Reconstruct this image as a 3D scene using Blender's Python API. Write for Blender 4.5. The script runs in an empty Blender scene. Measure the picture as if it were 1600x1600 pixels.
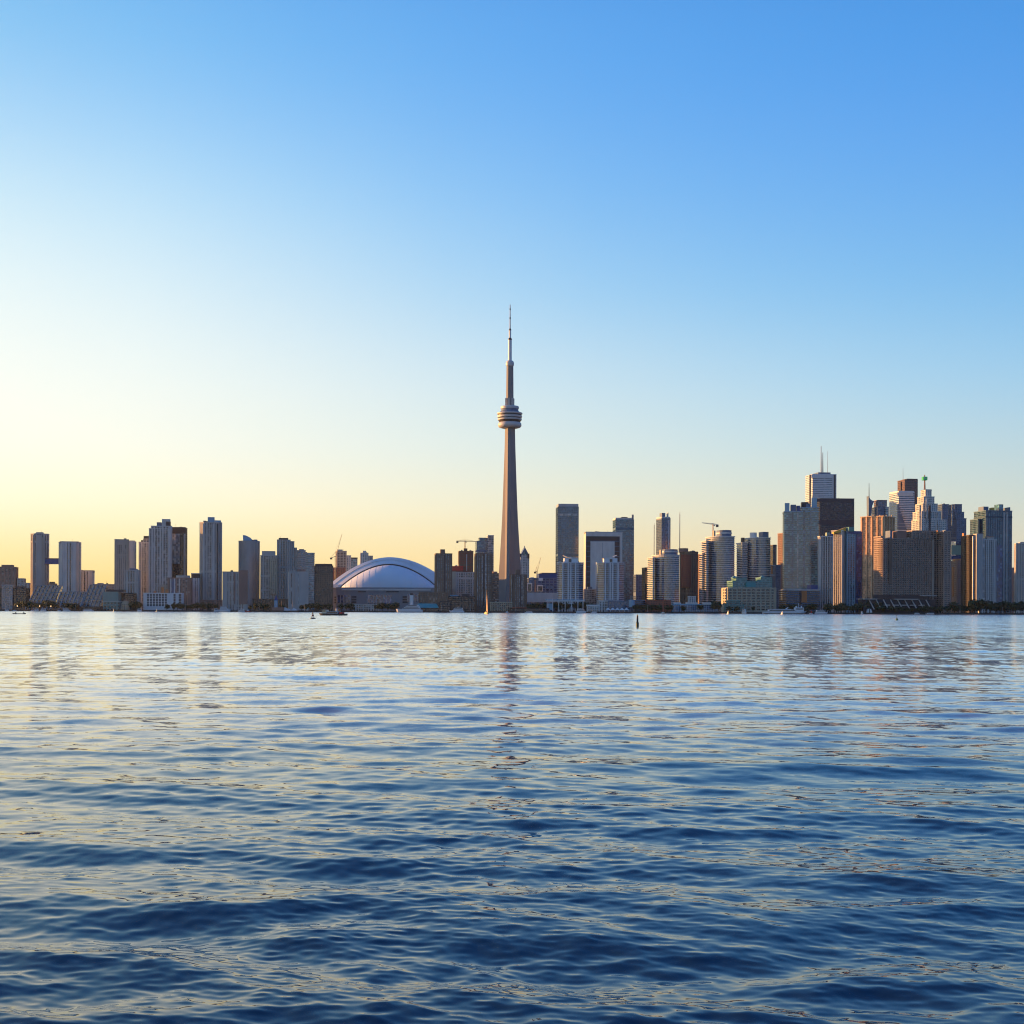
import bpy, math, random
import numpy as np
from mathutils import Matrix, Vector

R = math.radians
C = bpy.context.scene.collection
sc = bpy.context.scene
random.seed(7)

# ------------------------------------------------------------------ camera
F, YH, CAMZ, ROLL = 2209.0, 954.4, 3.0, R(0.21)      # focal length, horizon row (in 1600 px), eye height, roll
cam_data = bpy.data.cameras.new('camera')
cam_data.sensor_width = 36.0
cam_data.lens = F / 1600.0 * 36.0
cam_data.shift_y = (YH - 800.0) / 1600.0
cam_data.clip_start, cam_data.clip_end = 0.5, 80000.0
cam = bpy.data.objects.new('camera', cam_data)
cam.location = (0, 0, CAMZ)
cam.rotation_euler = (R(90), -ROLL, 0)
C.objects.link(cam)
sc.camera = cam
sc.view_settings.view_transform = 'Standard'
sc.view_settings.look = 'None'
sc.view_settings.exposure = 1.1
sc.view_settings.gamma = 1.0
sc.cycles.max_bounces = 5
sc.cycles.diffuse_bounces = 2
sc.cycles.glossy_bounces = 4
sc.cycles.caustics_reflective = False
sc.cycles.filter_width = 1.1

# ------------------------------------------------------------------ sun and sky
SUN_AZ, SUN_EL = R(69), R(6.5)                        # to the left of straight ahead, behind the skyline
sd = Vector((-math.sin(SUN_AZ) * math.cos(SUN_EL), math.cos(SUN_AZ) * math.cos(SUN_EL), math.sin(SUN_EL)))
sun_data = bpy.data.lights.new('sun', 'SUN')
sun_data.energy = 5.0
sun_data.angle = R(0.5)
sun_data.color = (1.0, 0.48, 0.155)
sun = bpy.data.objects.new('sun', sun_data)
sun.rotation_euler = sd.to_track_quat('Z', 'Y').to_euler()
sun.location = (-800, 500, 400)
C.objects.link(sun)


def lin(c):
    return tuple((v / 255 / 12.92) if v / 255 <= 0.04045 else ((v / 255 + 0.055) / 1.055) ** 2.4 for v in c)


world = bpy.data.worlds.new('World')
sc.world = world
world.use_nodes = True
nt = world.node_tree
nt.nodes.clear()
wo = nt.nodes.new('ShaderNodeOutputWorld')
bg = nt.nodes.new('ShaderNodeBackground')
nt.links.new(bg.outputs[0], wo.inputs[0])
tc = nt.nodes.new('ShaderNodeTexCoord')
sep = nt.nodes.new('ShaderNodeSeparateXYZ')
nt.links.new(tc.outputs['Generated'], sep.inputs[0])


def wmath(op, a, b=None):
    n = nt.nodes.new('ShaderNodeMath')
    n.operation = op
    for i, v in enumerate((a, b)):
        if v is None:
            continue
        if isinstance(v, (int, float)):
            n.inputs[i].default_value = v
        else:
            nt.links.new(v, n.inputs[i])
    return n.outputs[0]


# angle round the horizon from the sun
hx, hy, hz = sep.outputs
hl = wmath('SQRT', wmath('ADD', wmath('ADD', wmath('MULTIPLY', hx, hx), wmath('MULTIPLY', hy, hy)), 1e-6))
cosd = wmath('DIVIDE', wmath('ADD', wmath('MULTIPLY', hx, -math.sin(SUN_AZ)), wmath('MULTIPLY', hy, math.cos(SUN_AZ))), hl)
ang = wmath('ARCCOSINE', wmath('MINIMUM', wmath('MAXIMUM', cosd, -1.0), 1.0))
zpos = wmath('MAXIMUM', hz, 0.0)
# sky colours by sine of elevation, at several bearings from the sun
SKY = [
    (0,   [(0, (255, 214, 130)), (.04, (255, 232, 160)), (.10, (255, 248, 215)), (.20, (255, 252, 236)), (.32, (235, 245, 250)), (.45, (180, 215, 245)), (.7, (90, 150, 220)), (1, (52, 112, 190))]),
    (49,  [(0, (255, 205, 105)), (.040, (254, 230, 168)), (.070, (254, 248, 214)), (.108, (254, 252, 234)), (.153, (247, 250, 240)), (.206, (233, 245, 243)), (.264, (205, 232, 242)), (.320, (160, 207, 240)), (.372, (124, 190, 234)), (.5, (84, 150, 222)), (1, (40, 95, 180))]),
    (59,  [(0, (255, 208, 115)), (.041, (254, 231, 174)), (.072, (254, 245, 210)), (.111, (241, 245, 232)), (.158, (229, 241, 240)), (.212, (206, 229, 241)), (.272, (166, 212, 243)), (.330, (131, 191, 241)), (.382, (105, 176, 238)), (.5, (76, 140, 215)), (1, (38, 92, 175))]),
    (69,  [(0, (252, 206, 128)), (.042, (251, 226, 170)), (.074, (241, 236, 208)), (.114, (220, 235, 232)), (.163, (200, 226, 239)), (.218, (156, 207, 243)), (.280, (125, 188, 243)), (.338, (103, 173, 241)), (.392, (91, 165, 238)), (.5, (66, 130, 208)), (1, (36, 88, 170))]),
    (89,  [(0, (232, 208, 172)), (.042, (222, 216, 192)), (.072, (205, 216, 206)), (.108, (186, 213, 221)), (.153, (155, 205, 236)), (.206, (122, 188, 236)), (.264, (103, 172, 237)), (.320, (87, 160, 236)), (.372, (71, 151, 229)), (.5, (54, 118, 198)), (1, (34, 84, 165))]),
    (130, [(0, (150, 168, 196)), (.10, (134, 168, 208)), (.25, (100, 150, 208)), (.5, (60, 116, 190)), (1, (34, 82, 160))]),
    (180, [(0, (112, 138, 182)), (.10, (112, 148, 198)), (.25, (94, 142, 202)), (.5, (60, 114, 188)), (1, (34, 82, 160))]),
]
GLOW = (0.75, 1.09, 1.03, 1.0, 1.0, 1.0, 1.0)               # the photograph clips to white on that side
ZS = np.array([0, .012, .025, .042, .058, .074, .092, .112, .135, .16, .19, .22, .25, .28, .31, .34, .37, .40, .45, .5, .58, .7, .85, 1.0])
DEG = np.arange(-40.0, 221.0, 1.0)
cols = np.stack([np.stack([np.interp(ZS, [p for p, c in stops], [lin(c)[ch] * GLOW[k] for p, c in stops]) for ch in range(3)], -1) for k, (deg, stops) in enumerate(SKY)])
full = np.stack([np.stack([np.interp(np.abs(DEG), [d for d, _ in SKY], cols[:, z, ch]) for ch in range(3)], -1) for z in range(len(ZS))])
kern = np.exp(-0.5 * (np.arange(-21, 22) / 7.0) ** 2)
kern /= kern.sum()
full = np.apply_along_axis(lambda v: np.convolve(np.pad(v, 21, 'edge'), kern, 'valid'), 1, full)
STEPS = [0, 20, 35, 42, 48, 54, 60, 66, 72, 78, 84, 90, 98, 110, 135, 180]
prev = None
for i, deg in enumerate(STEPS):
    cr = nt.nodes.new('ShaderNodeValToRGB')
    cr.color_ramp.interpolation = 'B_SPLINE'
    el = cr.color_ramp.elements
    while len(el) > 1:
        el.remove(el[-1])
    for k, p in enumerate(ZS):
        e = el[0] if k == 0 else el.new(float(p))
        e.position = float(p)
        e.color = (*[float(v) for v in full[k, deg + 40]], 1)
    nt.links.new(zpos, cr.inputs[0])
    if prev is None:
        prev = cr.outputs[0]
    else:
        mr = nt.nodes.new('ShaderNodeMapRange')
        mr.inputs['From Min'].default_value = R(STEPS[i - 1])
        mr.inputs['From Max'].default_value = R(deg)
        nt.links.new(ang, mr.inputs['Value'])
        mx = nt.nodes.new('ShaderNodeMix')
        mx.data_type = 'RGBA'
        nt.links.new(mr.outputs[0], mx.inputs['Factor'])
        nt.links.new(prev, mx.inputs[6])
        nt.links.new(cr.outputs[0], mx.inputs[7])
        prev = mx.outputs[2]
nish = nt.nodes.new('ShaderNodeTexSky')
nish.sky_type = 'NISHITA'
nish.sun_disc = False
nish.sun_elevation = SUN_EL
nish.sun_rotation = -SUN_AZ
nish.air_density, nish.dust_density, nish.ozone_density = 1.0, 1.5, 2.0
nsc = nt.nodes.new('ShaderNodeVectorMath')
nsc.operation = 'SCALE'
nsc.inputs['Scale'].default_value = 0.10
nt.links.new(nish.outputs[0], nsc.inputs[0])
mx = nt.nodes.new('ShaderNodeMix')
mx.data_type = 'RGBA'
mx.inputs['Factor'].default_value = 0.08
nt.links.new(prev, mx.inputs[6])
nt.links.new(nsc.outputs[0], mx.inputs[7])
nt.links.new(mx.outputs[2], bg.inputs[0])
bg.inputs[1].default_value = 0.51


# ------------------------------------------------------------------ pixels of the photograph -> metres at a depth
def P(px, py, Y):
    dx, dy = px - 800.0, py - YH
    c, s = math.cos(ROLL), math.sin(ROLL)
    return (dx * c + dy * s) / F * Y, CAMZ - (-dx * s + dy * c) / F * Y


def hor(px):
    return YH + (px - 800) * math.tan(ROLL)


def water_depth(px, py):                              # distance of a point on the water seen at this pixel
    return CAMZ * F / (py - hor(px))


# ------------------------------------------------------------------ materials
def node(nt, kind, **kw):
    n = nt.nodes.new(kind)
    for k, v in kw.items():
        setattr(n, k, v)
    return n


MATS = {}


def mat(name, col, rough=0.7, metal=0.0, vary=0.18, scale=0.12, ior=1.45, emit=None):
    """Plain surface with weathering from two noises."""
    if name in MATS:
        return MATS[name]
    m = bpy.data.materials.new(name)
    m.use_nodes = True
    t = m.node_tree
    b = t.nodes['Principled BSDF']
    b.inputs['Roughness'].default_value = rough
    b.inputs['Metallic'].default_value = metal
    b.inputs['IOR'].default_value = ior
    tcn = node(t, 'ShaderNodeTexCoord')
    n1 = node(t, 'ShaderNodeTexNoise')
    n1.inputs['Scale'].default_value = scale
    n1.inputs['Detail'].default_value = 5
    mp = node(t, 'ShaderNodeMapping')
    mp.inputs['Scale'].default_value = (1, 1, 0.35)
    t.links.new(tcn.outputs['Object'], mp.inputs[0])
    t.links.new(mp.outputs[0], n1.inputs['Vector'])
    r = node(t, 'ShaderNodeMapRange')
    r.inputs['To Min'].default_value = 1 - vary * 1.6
    r.inputs['To Max'].default_value = 1 + vary * 1.6
    t.links.new(n1.outputs['Fac'], r.inputs['Value'])
    v = node(t, 'ShaderNodeVectorMath', operation='SCALE')
    v.inputs[0].default_value = col
    t.links.new(r.outputs[0], v.inputs['Scale'])
    t.links.new(v.outputs[0], b.inputs['Base Color'])
    if emit:
        b.inputs['Emission Color'].default_value = (*emit[0], 1)
        b.inputs['Emission Strength'].default_value = emit[1]
    MATS[name] = m
    return m


def glass(name, tint, blind=(0.22, 0.21, 0.20), share=0.22, ior=1.7, rough=0.12, cell=(3.0, 3.0, 3.1), metal=0.0):
    """Curtain-wall glass: each pane gets its own tint, some have blinds drawn."""
    if name in MATS:
        return MATS[name]
    m = bpy.data.materials.new(name)
    m.use_nodes = True
    t = m.node_tree
    b = t.nodes['Principled BSDF']
    b.inputs['Roughness'].default_value = rough
    b.inputs['IOR'].default_value = ior
    b.inputs['Metallic'].default_value = metal
    tcn = node(t, 'ShaderNodeTexCoord')
    a = node(t, 'ShaderNodeVectorMath', operation='ADD')
    a.inputs[1].default_value = (0.83, 0.83, 0.4)
    d = node(t, 'ShaderNodeVectorMath', operation='DIVIDE')
    d.inputs[1].default_value = cell
    fl = node(t, 'ShaderNodeVectorMath', operation='FLOOR')
    wn = node(t, 'ShaderNodeTexWhiteNoise', noise_dimensions='3D')
    t.links.new(tcn.outputs['Object'], a.inputs[0])
    t.links.new(a.outputs[0], d.inputs[0])
    t.links.new(d.outputs[0], fl.inputs[0])
    t.links.new(fl.outputs[0], wn.inputs['Vector'])
    cr = node(t, 'ShaderNodeValToRGB')
    cr.color_ramp.interpolation = 'CONSTANT'
    e = cr.color_ramp.elements
    e[0].position = 0.0
    e[0].color = (*[c * 0.55 for c in tint], 1)
    e[1].position = 0.35
    e[1].color = (*tint, 1)
    x = e.new(0.70)
    x.color = (*[min(1, c * 1.6) for c in tint], 1)
    x = e.new(1.0 - share)
    x.color = (*blind, 1)
    t.links.new(wn.outputs['Value'], cr.inputs[0])
    n2 = node(t, 'ShaderNodeTexNoise')  # broad light and dark patches painted in as reflections of neighbouring towers
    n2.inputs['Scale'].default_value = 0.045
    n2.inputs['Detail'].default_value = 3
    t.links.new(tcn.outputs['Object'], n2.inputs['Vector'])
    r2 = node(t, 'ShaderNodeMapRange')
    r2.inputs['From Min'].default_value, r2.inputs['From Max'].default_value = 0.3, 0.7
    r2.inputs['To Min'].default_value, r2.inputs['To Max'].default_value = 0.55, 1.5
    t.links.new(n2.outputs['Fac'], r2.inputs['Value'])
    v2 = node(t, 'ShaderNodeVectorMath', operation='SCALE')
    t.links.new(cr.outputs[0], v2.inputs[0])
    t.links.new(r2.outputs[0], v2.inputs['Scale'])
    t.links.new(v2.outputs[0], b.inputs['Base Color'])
    MATS[name] = m
    return m


CONC = mat('grey_concrete', (0.47, 0.43, 0.385))
HOTC = mat('hotel_concrete', (0.35, 0.255, 0.205))
STEELB = mat('blue_steel', (0.07, 0.135, 0.19), 0.4, 0.2)
ICE = mat('balcony_edge', (0.24, 0.36, 0.44), 0.5)
CWHITE = mat('balcony_white', (0.52, 0.55, 0.58), 0.5, vary=.08)
BLACKP = mat('black_panel', (0.014, 0.013, 0.028), 0.4)
WARM = mat('warm_concrete', (0.44, 0.37, 0.30))
PALE = mat('pale_concrete', (0.61, 0.58, 0.535))
WHITE = mat('white_paint', (0.70, 0.70, 0.69), 0.5, vary=0.08)
BROWN = mat('brown_brick', (0.17, 0.115, 0.08))
PINK = mat('pink_brick', (0.30, 0.18, 0.14))
RED = mat('red_brick', (0.28, 0.085, 0.05))
REDP = mat('red_paint', (0.55, 0.03, 0.025), 0.5)
DARK = mat('dark_panel', (0.03, 0.028, 0.032), 0.5)
DBROWN = mat('dark_brown_panel', (0.05, 0.032, 0.028), 0.45)
SLATE = mat('slate_panel', (0.10, 0.15, 0.23), 0.5)
BLUEP = mat('deep_blue_panel', (0.02, 0.06, 0.20), 0.35)
PBLUE = mat('pale_blue_panel', (0.20, 0.38, 0.50), 0.3)
GREENP = mat('pale_green_wall', (0.24, 0.33, 0.28))
COPPER = mat('green_copper', (0.13, 0.30, 0.27))
TEALR = mat('teal_roof', (0.06, 0.30, 0.30), 0.5)
BEIGE = mat('beige_stone', (0.44, 0.38, 0.27))
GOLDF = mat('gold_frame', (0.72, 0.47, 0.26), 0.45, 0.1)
STEEL = mat('grey_steel', (0.32, 0.33, 0.35), 0.45, 0.4)
DSTEEL = mat('dark_steel', (0.06, 0.06, 0.065), 0.5, 0.3)
YELLOW = mat('yellow_paint', (0.60, 0.38, 0.05), 0.5)
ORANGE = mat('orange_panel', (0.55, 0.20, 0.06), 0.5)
MARBLE = mat('white_marble', (0.62, 0.62, 0.62), 0.4, vary=0.06)
ROOFW = mat('dome_membrane', (0.66, 0.72, 0.75), 0.6, 0.0, vary=0.10, scale=0.03)
TOWC = mat('tower_concrete', (0.222, 0.208, 0.203), 0.85, vary=0.10, scale=0.05)
TRUNK = mat('tree_bark', (0.09, 0.065, 0.045), 0.9)
GLAMP = mat('lit_lamp', (0.9, 0.8, 0.6), emit=((1.0, 0.62, 0.30), 2.2))
GREENS = mat('green_sign_face', (0.02, 0.35, 0.10), 0.4, emit=((0.02, 0.6, 0.15), 0.06))

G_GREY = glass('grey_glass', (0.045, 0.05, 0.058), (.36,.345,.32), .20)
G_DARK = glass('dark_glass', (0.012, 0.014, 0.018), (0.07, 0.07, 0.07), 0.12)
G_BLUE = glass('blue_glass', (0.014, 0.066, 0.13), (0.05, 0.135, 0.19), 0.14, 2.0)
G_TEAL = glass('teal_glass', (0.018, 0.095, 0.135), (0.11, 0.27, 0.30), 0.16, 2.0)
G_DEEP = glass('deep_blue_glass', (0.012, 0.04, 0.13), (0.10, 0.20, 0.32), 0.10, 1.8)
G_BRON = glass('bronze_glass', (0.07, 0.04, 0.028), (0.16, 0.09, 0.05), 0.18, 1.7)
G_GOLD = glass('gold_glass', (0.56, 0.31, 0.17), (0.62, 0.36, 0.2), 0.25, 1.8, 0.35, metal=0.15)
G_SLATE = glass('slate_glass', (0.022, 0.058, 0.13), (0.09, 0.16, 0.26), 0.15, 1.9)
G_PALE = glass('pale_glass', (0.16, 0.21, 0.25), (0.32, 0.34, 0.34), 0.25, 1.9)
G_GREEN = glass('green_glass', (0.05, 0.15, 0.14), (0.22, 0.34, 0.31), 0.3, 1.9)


# ------------------------------------------------------------------ mesh building
class MB:
    def __init__(self):
        self.v, self.f, self.m = [], [], []

    def prism(self, pts, z0, z1, mi=0, top=None):
        n, o = len(pts), len(self.v)
        tp = top or pts
        self.v += [(x, y, z0) for x, y in pts] + [(x, y, z1) for x, y in tp]
        for i in range(n):
            j = (i + 1) % n
            self.f.append((o + i, o + j, o + n + j, o + n + i))
            self.m.append(mi)
        self.f += [tuple(o + n + i for i in range(n)), tuple(o + i for i in reversed(range(n)))]
        self.m += [mi, mi]

    def box(self, x0, x1, y0, y1, z0, z1, mi=0):
        self.prism([(x0, y0), (x1, y0), (x1, y1), (x0, y1)], z0, z1, mi)

    def bar(self, a, b, r, n=6, mi=0, r2=None):
        a, b = Vector(a), Vector(b)
        r2 = r if r2 is None else r2
        q = (b - a).to_track_quat('Z', 'Y')
        o = len(self.v)
        for p, rr in ((a, r), (b, r2)):
            for i in range(n):
                t = 2 * math.pi * i / n
                self.v.append(tuple(p + q @ Vector((math.cos(t) * rr, math.sin(t) * rr, 0))))
        for i in range(n):
            j = (i + 1) % n
            self.f.append((o + i, o + j, o + n + j, o + n + i))
            self.m.append(mi)
        self.f += [tuple(o + n + i for i in range(n)), tuple(o + i for i in reversed(range(n)))]
        self.m += [mi, mi]

    def lathe(self, prof, n=40, mi=0, cx=0, cy=0):
        o = len(self.v)
        for r, z in prof:
            for i in range(n):
                t = 2 * math.pi * i / n
                self.v.append((cx + r * math.cos(t), cy + r * math.sin(t), z))
        for k in range(len(prof) - 1):
            for i in range(n):
                j = (i + 1) % n
                self.f.append((o + k * n + i, o + k * n + j, o + (k + 1) * n + j, o + (k + 1) * n + i))
                self.m.append(mi)
        self.f += [tuple(o + (len(prof) - 1) * n + i for i in range(n)), tuple(o + i for i in reversed(range(n)))]
        self.m += [mi, mi]

    def loft(self, rings, mi=0):
        n, o = len(rings[0]), len(self.v)
        for r in rings:
            self.v += [tuple(p) for p in r]
        for k in range(len(rings) - 1):
            for i in range(n):
                j = (i + 1) % n
                self.f.append((o + k * n + i, o + k * n + j, o + (k + 1) * n + j, o + (k + 1) * n + i))
                self.m.append(mi)
        self.f += [tuple(o + (len(rings) - 1) * n + i for i in range(n)), tuple(o + i for i in reversed(range(n)))]
        self.m += [mi, mi]

    def mesh(self, name, mats, smooth=False):
        me = bpy.data.meshes.new(name)
        me.from_pydata(self.v, [], self.f)
        for m in mats:
            me.materials.append(m)
        me.polygons.foreach_set('material_index', self.m)
        if smooth:
            me.polygons.foreach_set('use_smooth', [True] * len(self.f))
        me.update()
        return me

    def obj(self, name, mats, parent=None, smooth=False):
        if not isinstance(mats, (list, tuple)):
            mats = [mats]
        return link(name, self.mesh(name, mats, smooth), parent)


def link(name, me, parent=None):
    o = bpy.data.objects.new(name, me)
    C.objects.link(o)
    if parent is not None:
        o.parent = parent
    return o


def tag(o, label, cat, group=None):
    o['label'] = label
    o['category'] = cat
    if group:
        o['group'] = group
    return o


def thing(name, label, cat, loc=(0, 0, 0), rz=0.0, group=None):
    o = bpy.data.objects.new(name, None)
    C.objects.link(o)
    o.empty_display_size = 1
    o.location = loc
    o.rotation_euler = (0, 0, rz)
    return tag(o, label, cat, group)


def dup(root, loc, rz=0.0, label=None, scale=None):
    """A copy of a thing with its parts and sub-parts; mesh data shared."""
    r = root.copy()
    C.objects.link(r)
    r.location = loc
    r.rotation_euler = (0, 0, rz)
    if scale:
        r.scale = scale
    if label:
        r['label'] = label
    for ch in list(root.children):
        c = ch.copy()
        C.objects.link(c)
        c.parent = r
        for g in list(ch.children):
            d = g.copy()
            C.objects.link(d)
            d.parent = c
    return r


# ------------------------------------------------------------------ buildings
GZ = 2.0                                              # street level
SHAPES = {
    'rect': [(-.5, 0), (.5, 0), (.5, 1), (-.5, 1)],
    'cham': [(-.5, .25), (-.3, 0), (.3, 0), (.5, .25), (.5, .75), (.3, 1), (-.3, 1), (-.5, .75)],
    'bow': [(-.5 + i / 14, .35 * (1 - math.sin(math.pi * i / 14))) for i in range(15)] + [(.5, 1), (-.5, 1)],
    'round': [(-.5 * math.cos(2 * math.pi * i / 28), .5 - .5 * math.sin(2 * math.pi * i / 28)) for i in range(28)],
    # the near-left corner swept into a curve
    'swoop': [(-.5, 1), (-.5, .62)] + [(-.5 + .75 * (1 - math.cos(t)), .62 * (1 - math.sin(t))) for t in [math.pi / 2 * i / 9 for i in range(1, 10)]] + [(.5, 0.04), (.5, 1)],
}


def st(fr, gl, fh=3.1, th=0.9, p=0.35, ps=0.0, pw=0.8, pp=0.6, bal=False):
    return dict(fr=fr, gl=gl, fh=fh, th=th, p=p, ps=ps, pw=pw, pp=pp, bal=bal)


def offset(pts, d):
    n = len(pts)
    out = []
    for i in range(n):
        a, b, c = Vector(pts[i - 1]), Vector(pts[i]), Vector(pts[(i + 1) % n])
        e1, e2 = (b - a).normalized(), (c - b).normalized()
        n1, n2 = Vector((e1.y, -e1.x)), Vector((e2.y, -e2.x))
        m = n1 + n2
        if m.length < 1e-6:
            m = n1
        m.normalize()
        k = d / max(0.35, m.dot(n1))
        out.append((b.x + m.x * k, b.y + m.y * k))
    return out


def solve(shape, x0, x1, Y, d, g):
    """Footprint (in metres, rotated by g) whose outline spans the columns x0..x1 seen from the camera."""
    u = SHAPES[shape]
    w = (x1 - x0) / F * Y
    cx = ((x0 + x1) / 2 - 800) / F * Y
    c, s = math.cos(g), math.sin(g)
    for it in range(60):
        pts = [(cx + (a * w) * c - (b * d) * s, Y + (a * w) * s + (b * d) * c) for a, b in u]
        q = [800 + x / y * F for x, y in pts]
        lo, hi = min(q), max(q)
        cx += ((x0 + x1) / 2 - (lo + hi) / 2) / F * Y
        err = (x1 - x0) - (hi - lo)
        w += err / F * Y * 0.8
        if w < 1.5:
            w = 1.5
            d *= 0.9
    return cx, w, d, [(a * w, b * d) for a, b in u]


def facade(root, pts, z0, z1, s, dx=0.0, dy=0.0):
    """One block of a building: its glazing, its frame of floor bands and piers, or its balcony slabs."""
    pts = [(x + dx, y + dy) for x, y in pts]
    b = MB()
    b.prism(pts, z0, z1)
    b.obj('glazing' if s['gl'].name.endswith('glass') else 'wall', s['gl'], root)
    if s['fr'] is None:
        return
    fr = MB()
    H = z1 - z0
    n = max(1, int(round(H / s['fh'])))
    fh = H / n
    ring = offset(pts, s['p'])
    if s['th'] > 0:
        if s['bal'] and n < 70:
            r = MB()
            r.prism(ring, 0, s['th'])
            me = r.mesh('balcony_slab', [s['fr']])
            for k in range(1, n):
                o = link('balcony_slab', me, root)
                o.location = (0, 0, z0 + k * fh)
        else:
            for k in range(1, n):
                fr.prism(ring, z0 + k * fh - s['th'] / 2, z0 + k * fh + s['th'] / 2)
    if s['ps'] > 0:
        m = len(pts)
        for i in range(m):
            a, c = Vector(pts[i]), Vector(pts[(i + 1) % m])
            L = (c - a).length
            if L < 1.0:
                continue
            e = (c - a) / L
            nn = Vector((e.y, -e.x))
            k = max(1, int(round(L / s['ps'])))
            for j in range(k + 1):
                t = min(max(L * j / k, s['pw'] / 2), L - s['pw'] / 2)
                q = a + e * t
                o0, o1 = q - e * s['pw'] / 2 - nn * 0.3, q + e * s['pw'] / 2 + nn * s['pp']
                p4 = [q - e * s['pw'] / 2 - nn * .3, q - e * s['pw'] / 2 + nn * s['pp'], q + e * s['pw'] / 2 + nn * s['pp'], q + e * s['pw'] / 2 - nn * .3]
                if j % 3 == 1 and s['ps'] < 6 and s['fr'] in (CONC, PALE, WARM) and s['pp'] < 1.2:
                    p4 = [p4[0] - e * s['pw'] * .5, p4[1] - e * s['pw'] * .5, p4[2] + e * s['pw'] * .5, p4[3] + e * s['pw'] * .5]
                fr.prism([(v.x, v.y) for v in reversed(p4)], z0 + 0.2, z1 - 0.15)
    # plant floors: one or two deeper bands
    if n > 20 and not s['bal'] and s['fr'] in (CONC, WARM, STEELB, SLATE, BROWN):
        rg = random.Random(int(z1 * 10) + n)
        for q_ in range(rg.choice((1, 1, 2))):
            k = rg.randrange(int(n * .25), n - 3)
            fr.prism(offset(pts, max(s['p'], s['pp'] if s['ps'] else 0) + 0.06), z0 + k * fh + .3, z0 + k * fh + .3 + fh * .8)
    # parapet
    fr.prism(offset(pts, max(s['p'], s['pp'] if s['ps'] else 0) + 0.15), z1 - 1.1, z1 + 0.5)
    fr.obj('facade_frame', s['fr'], root)


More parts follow.
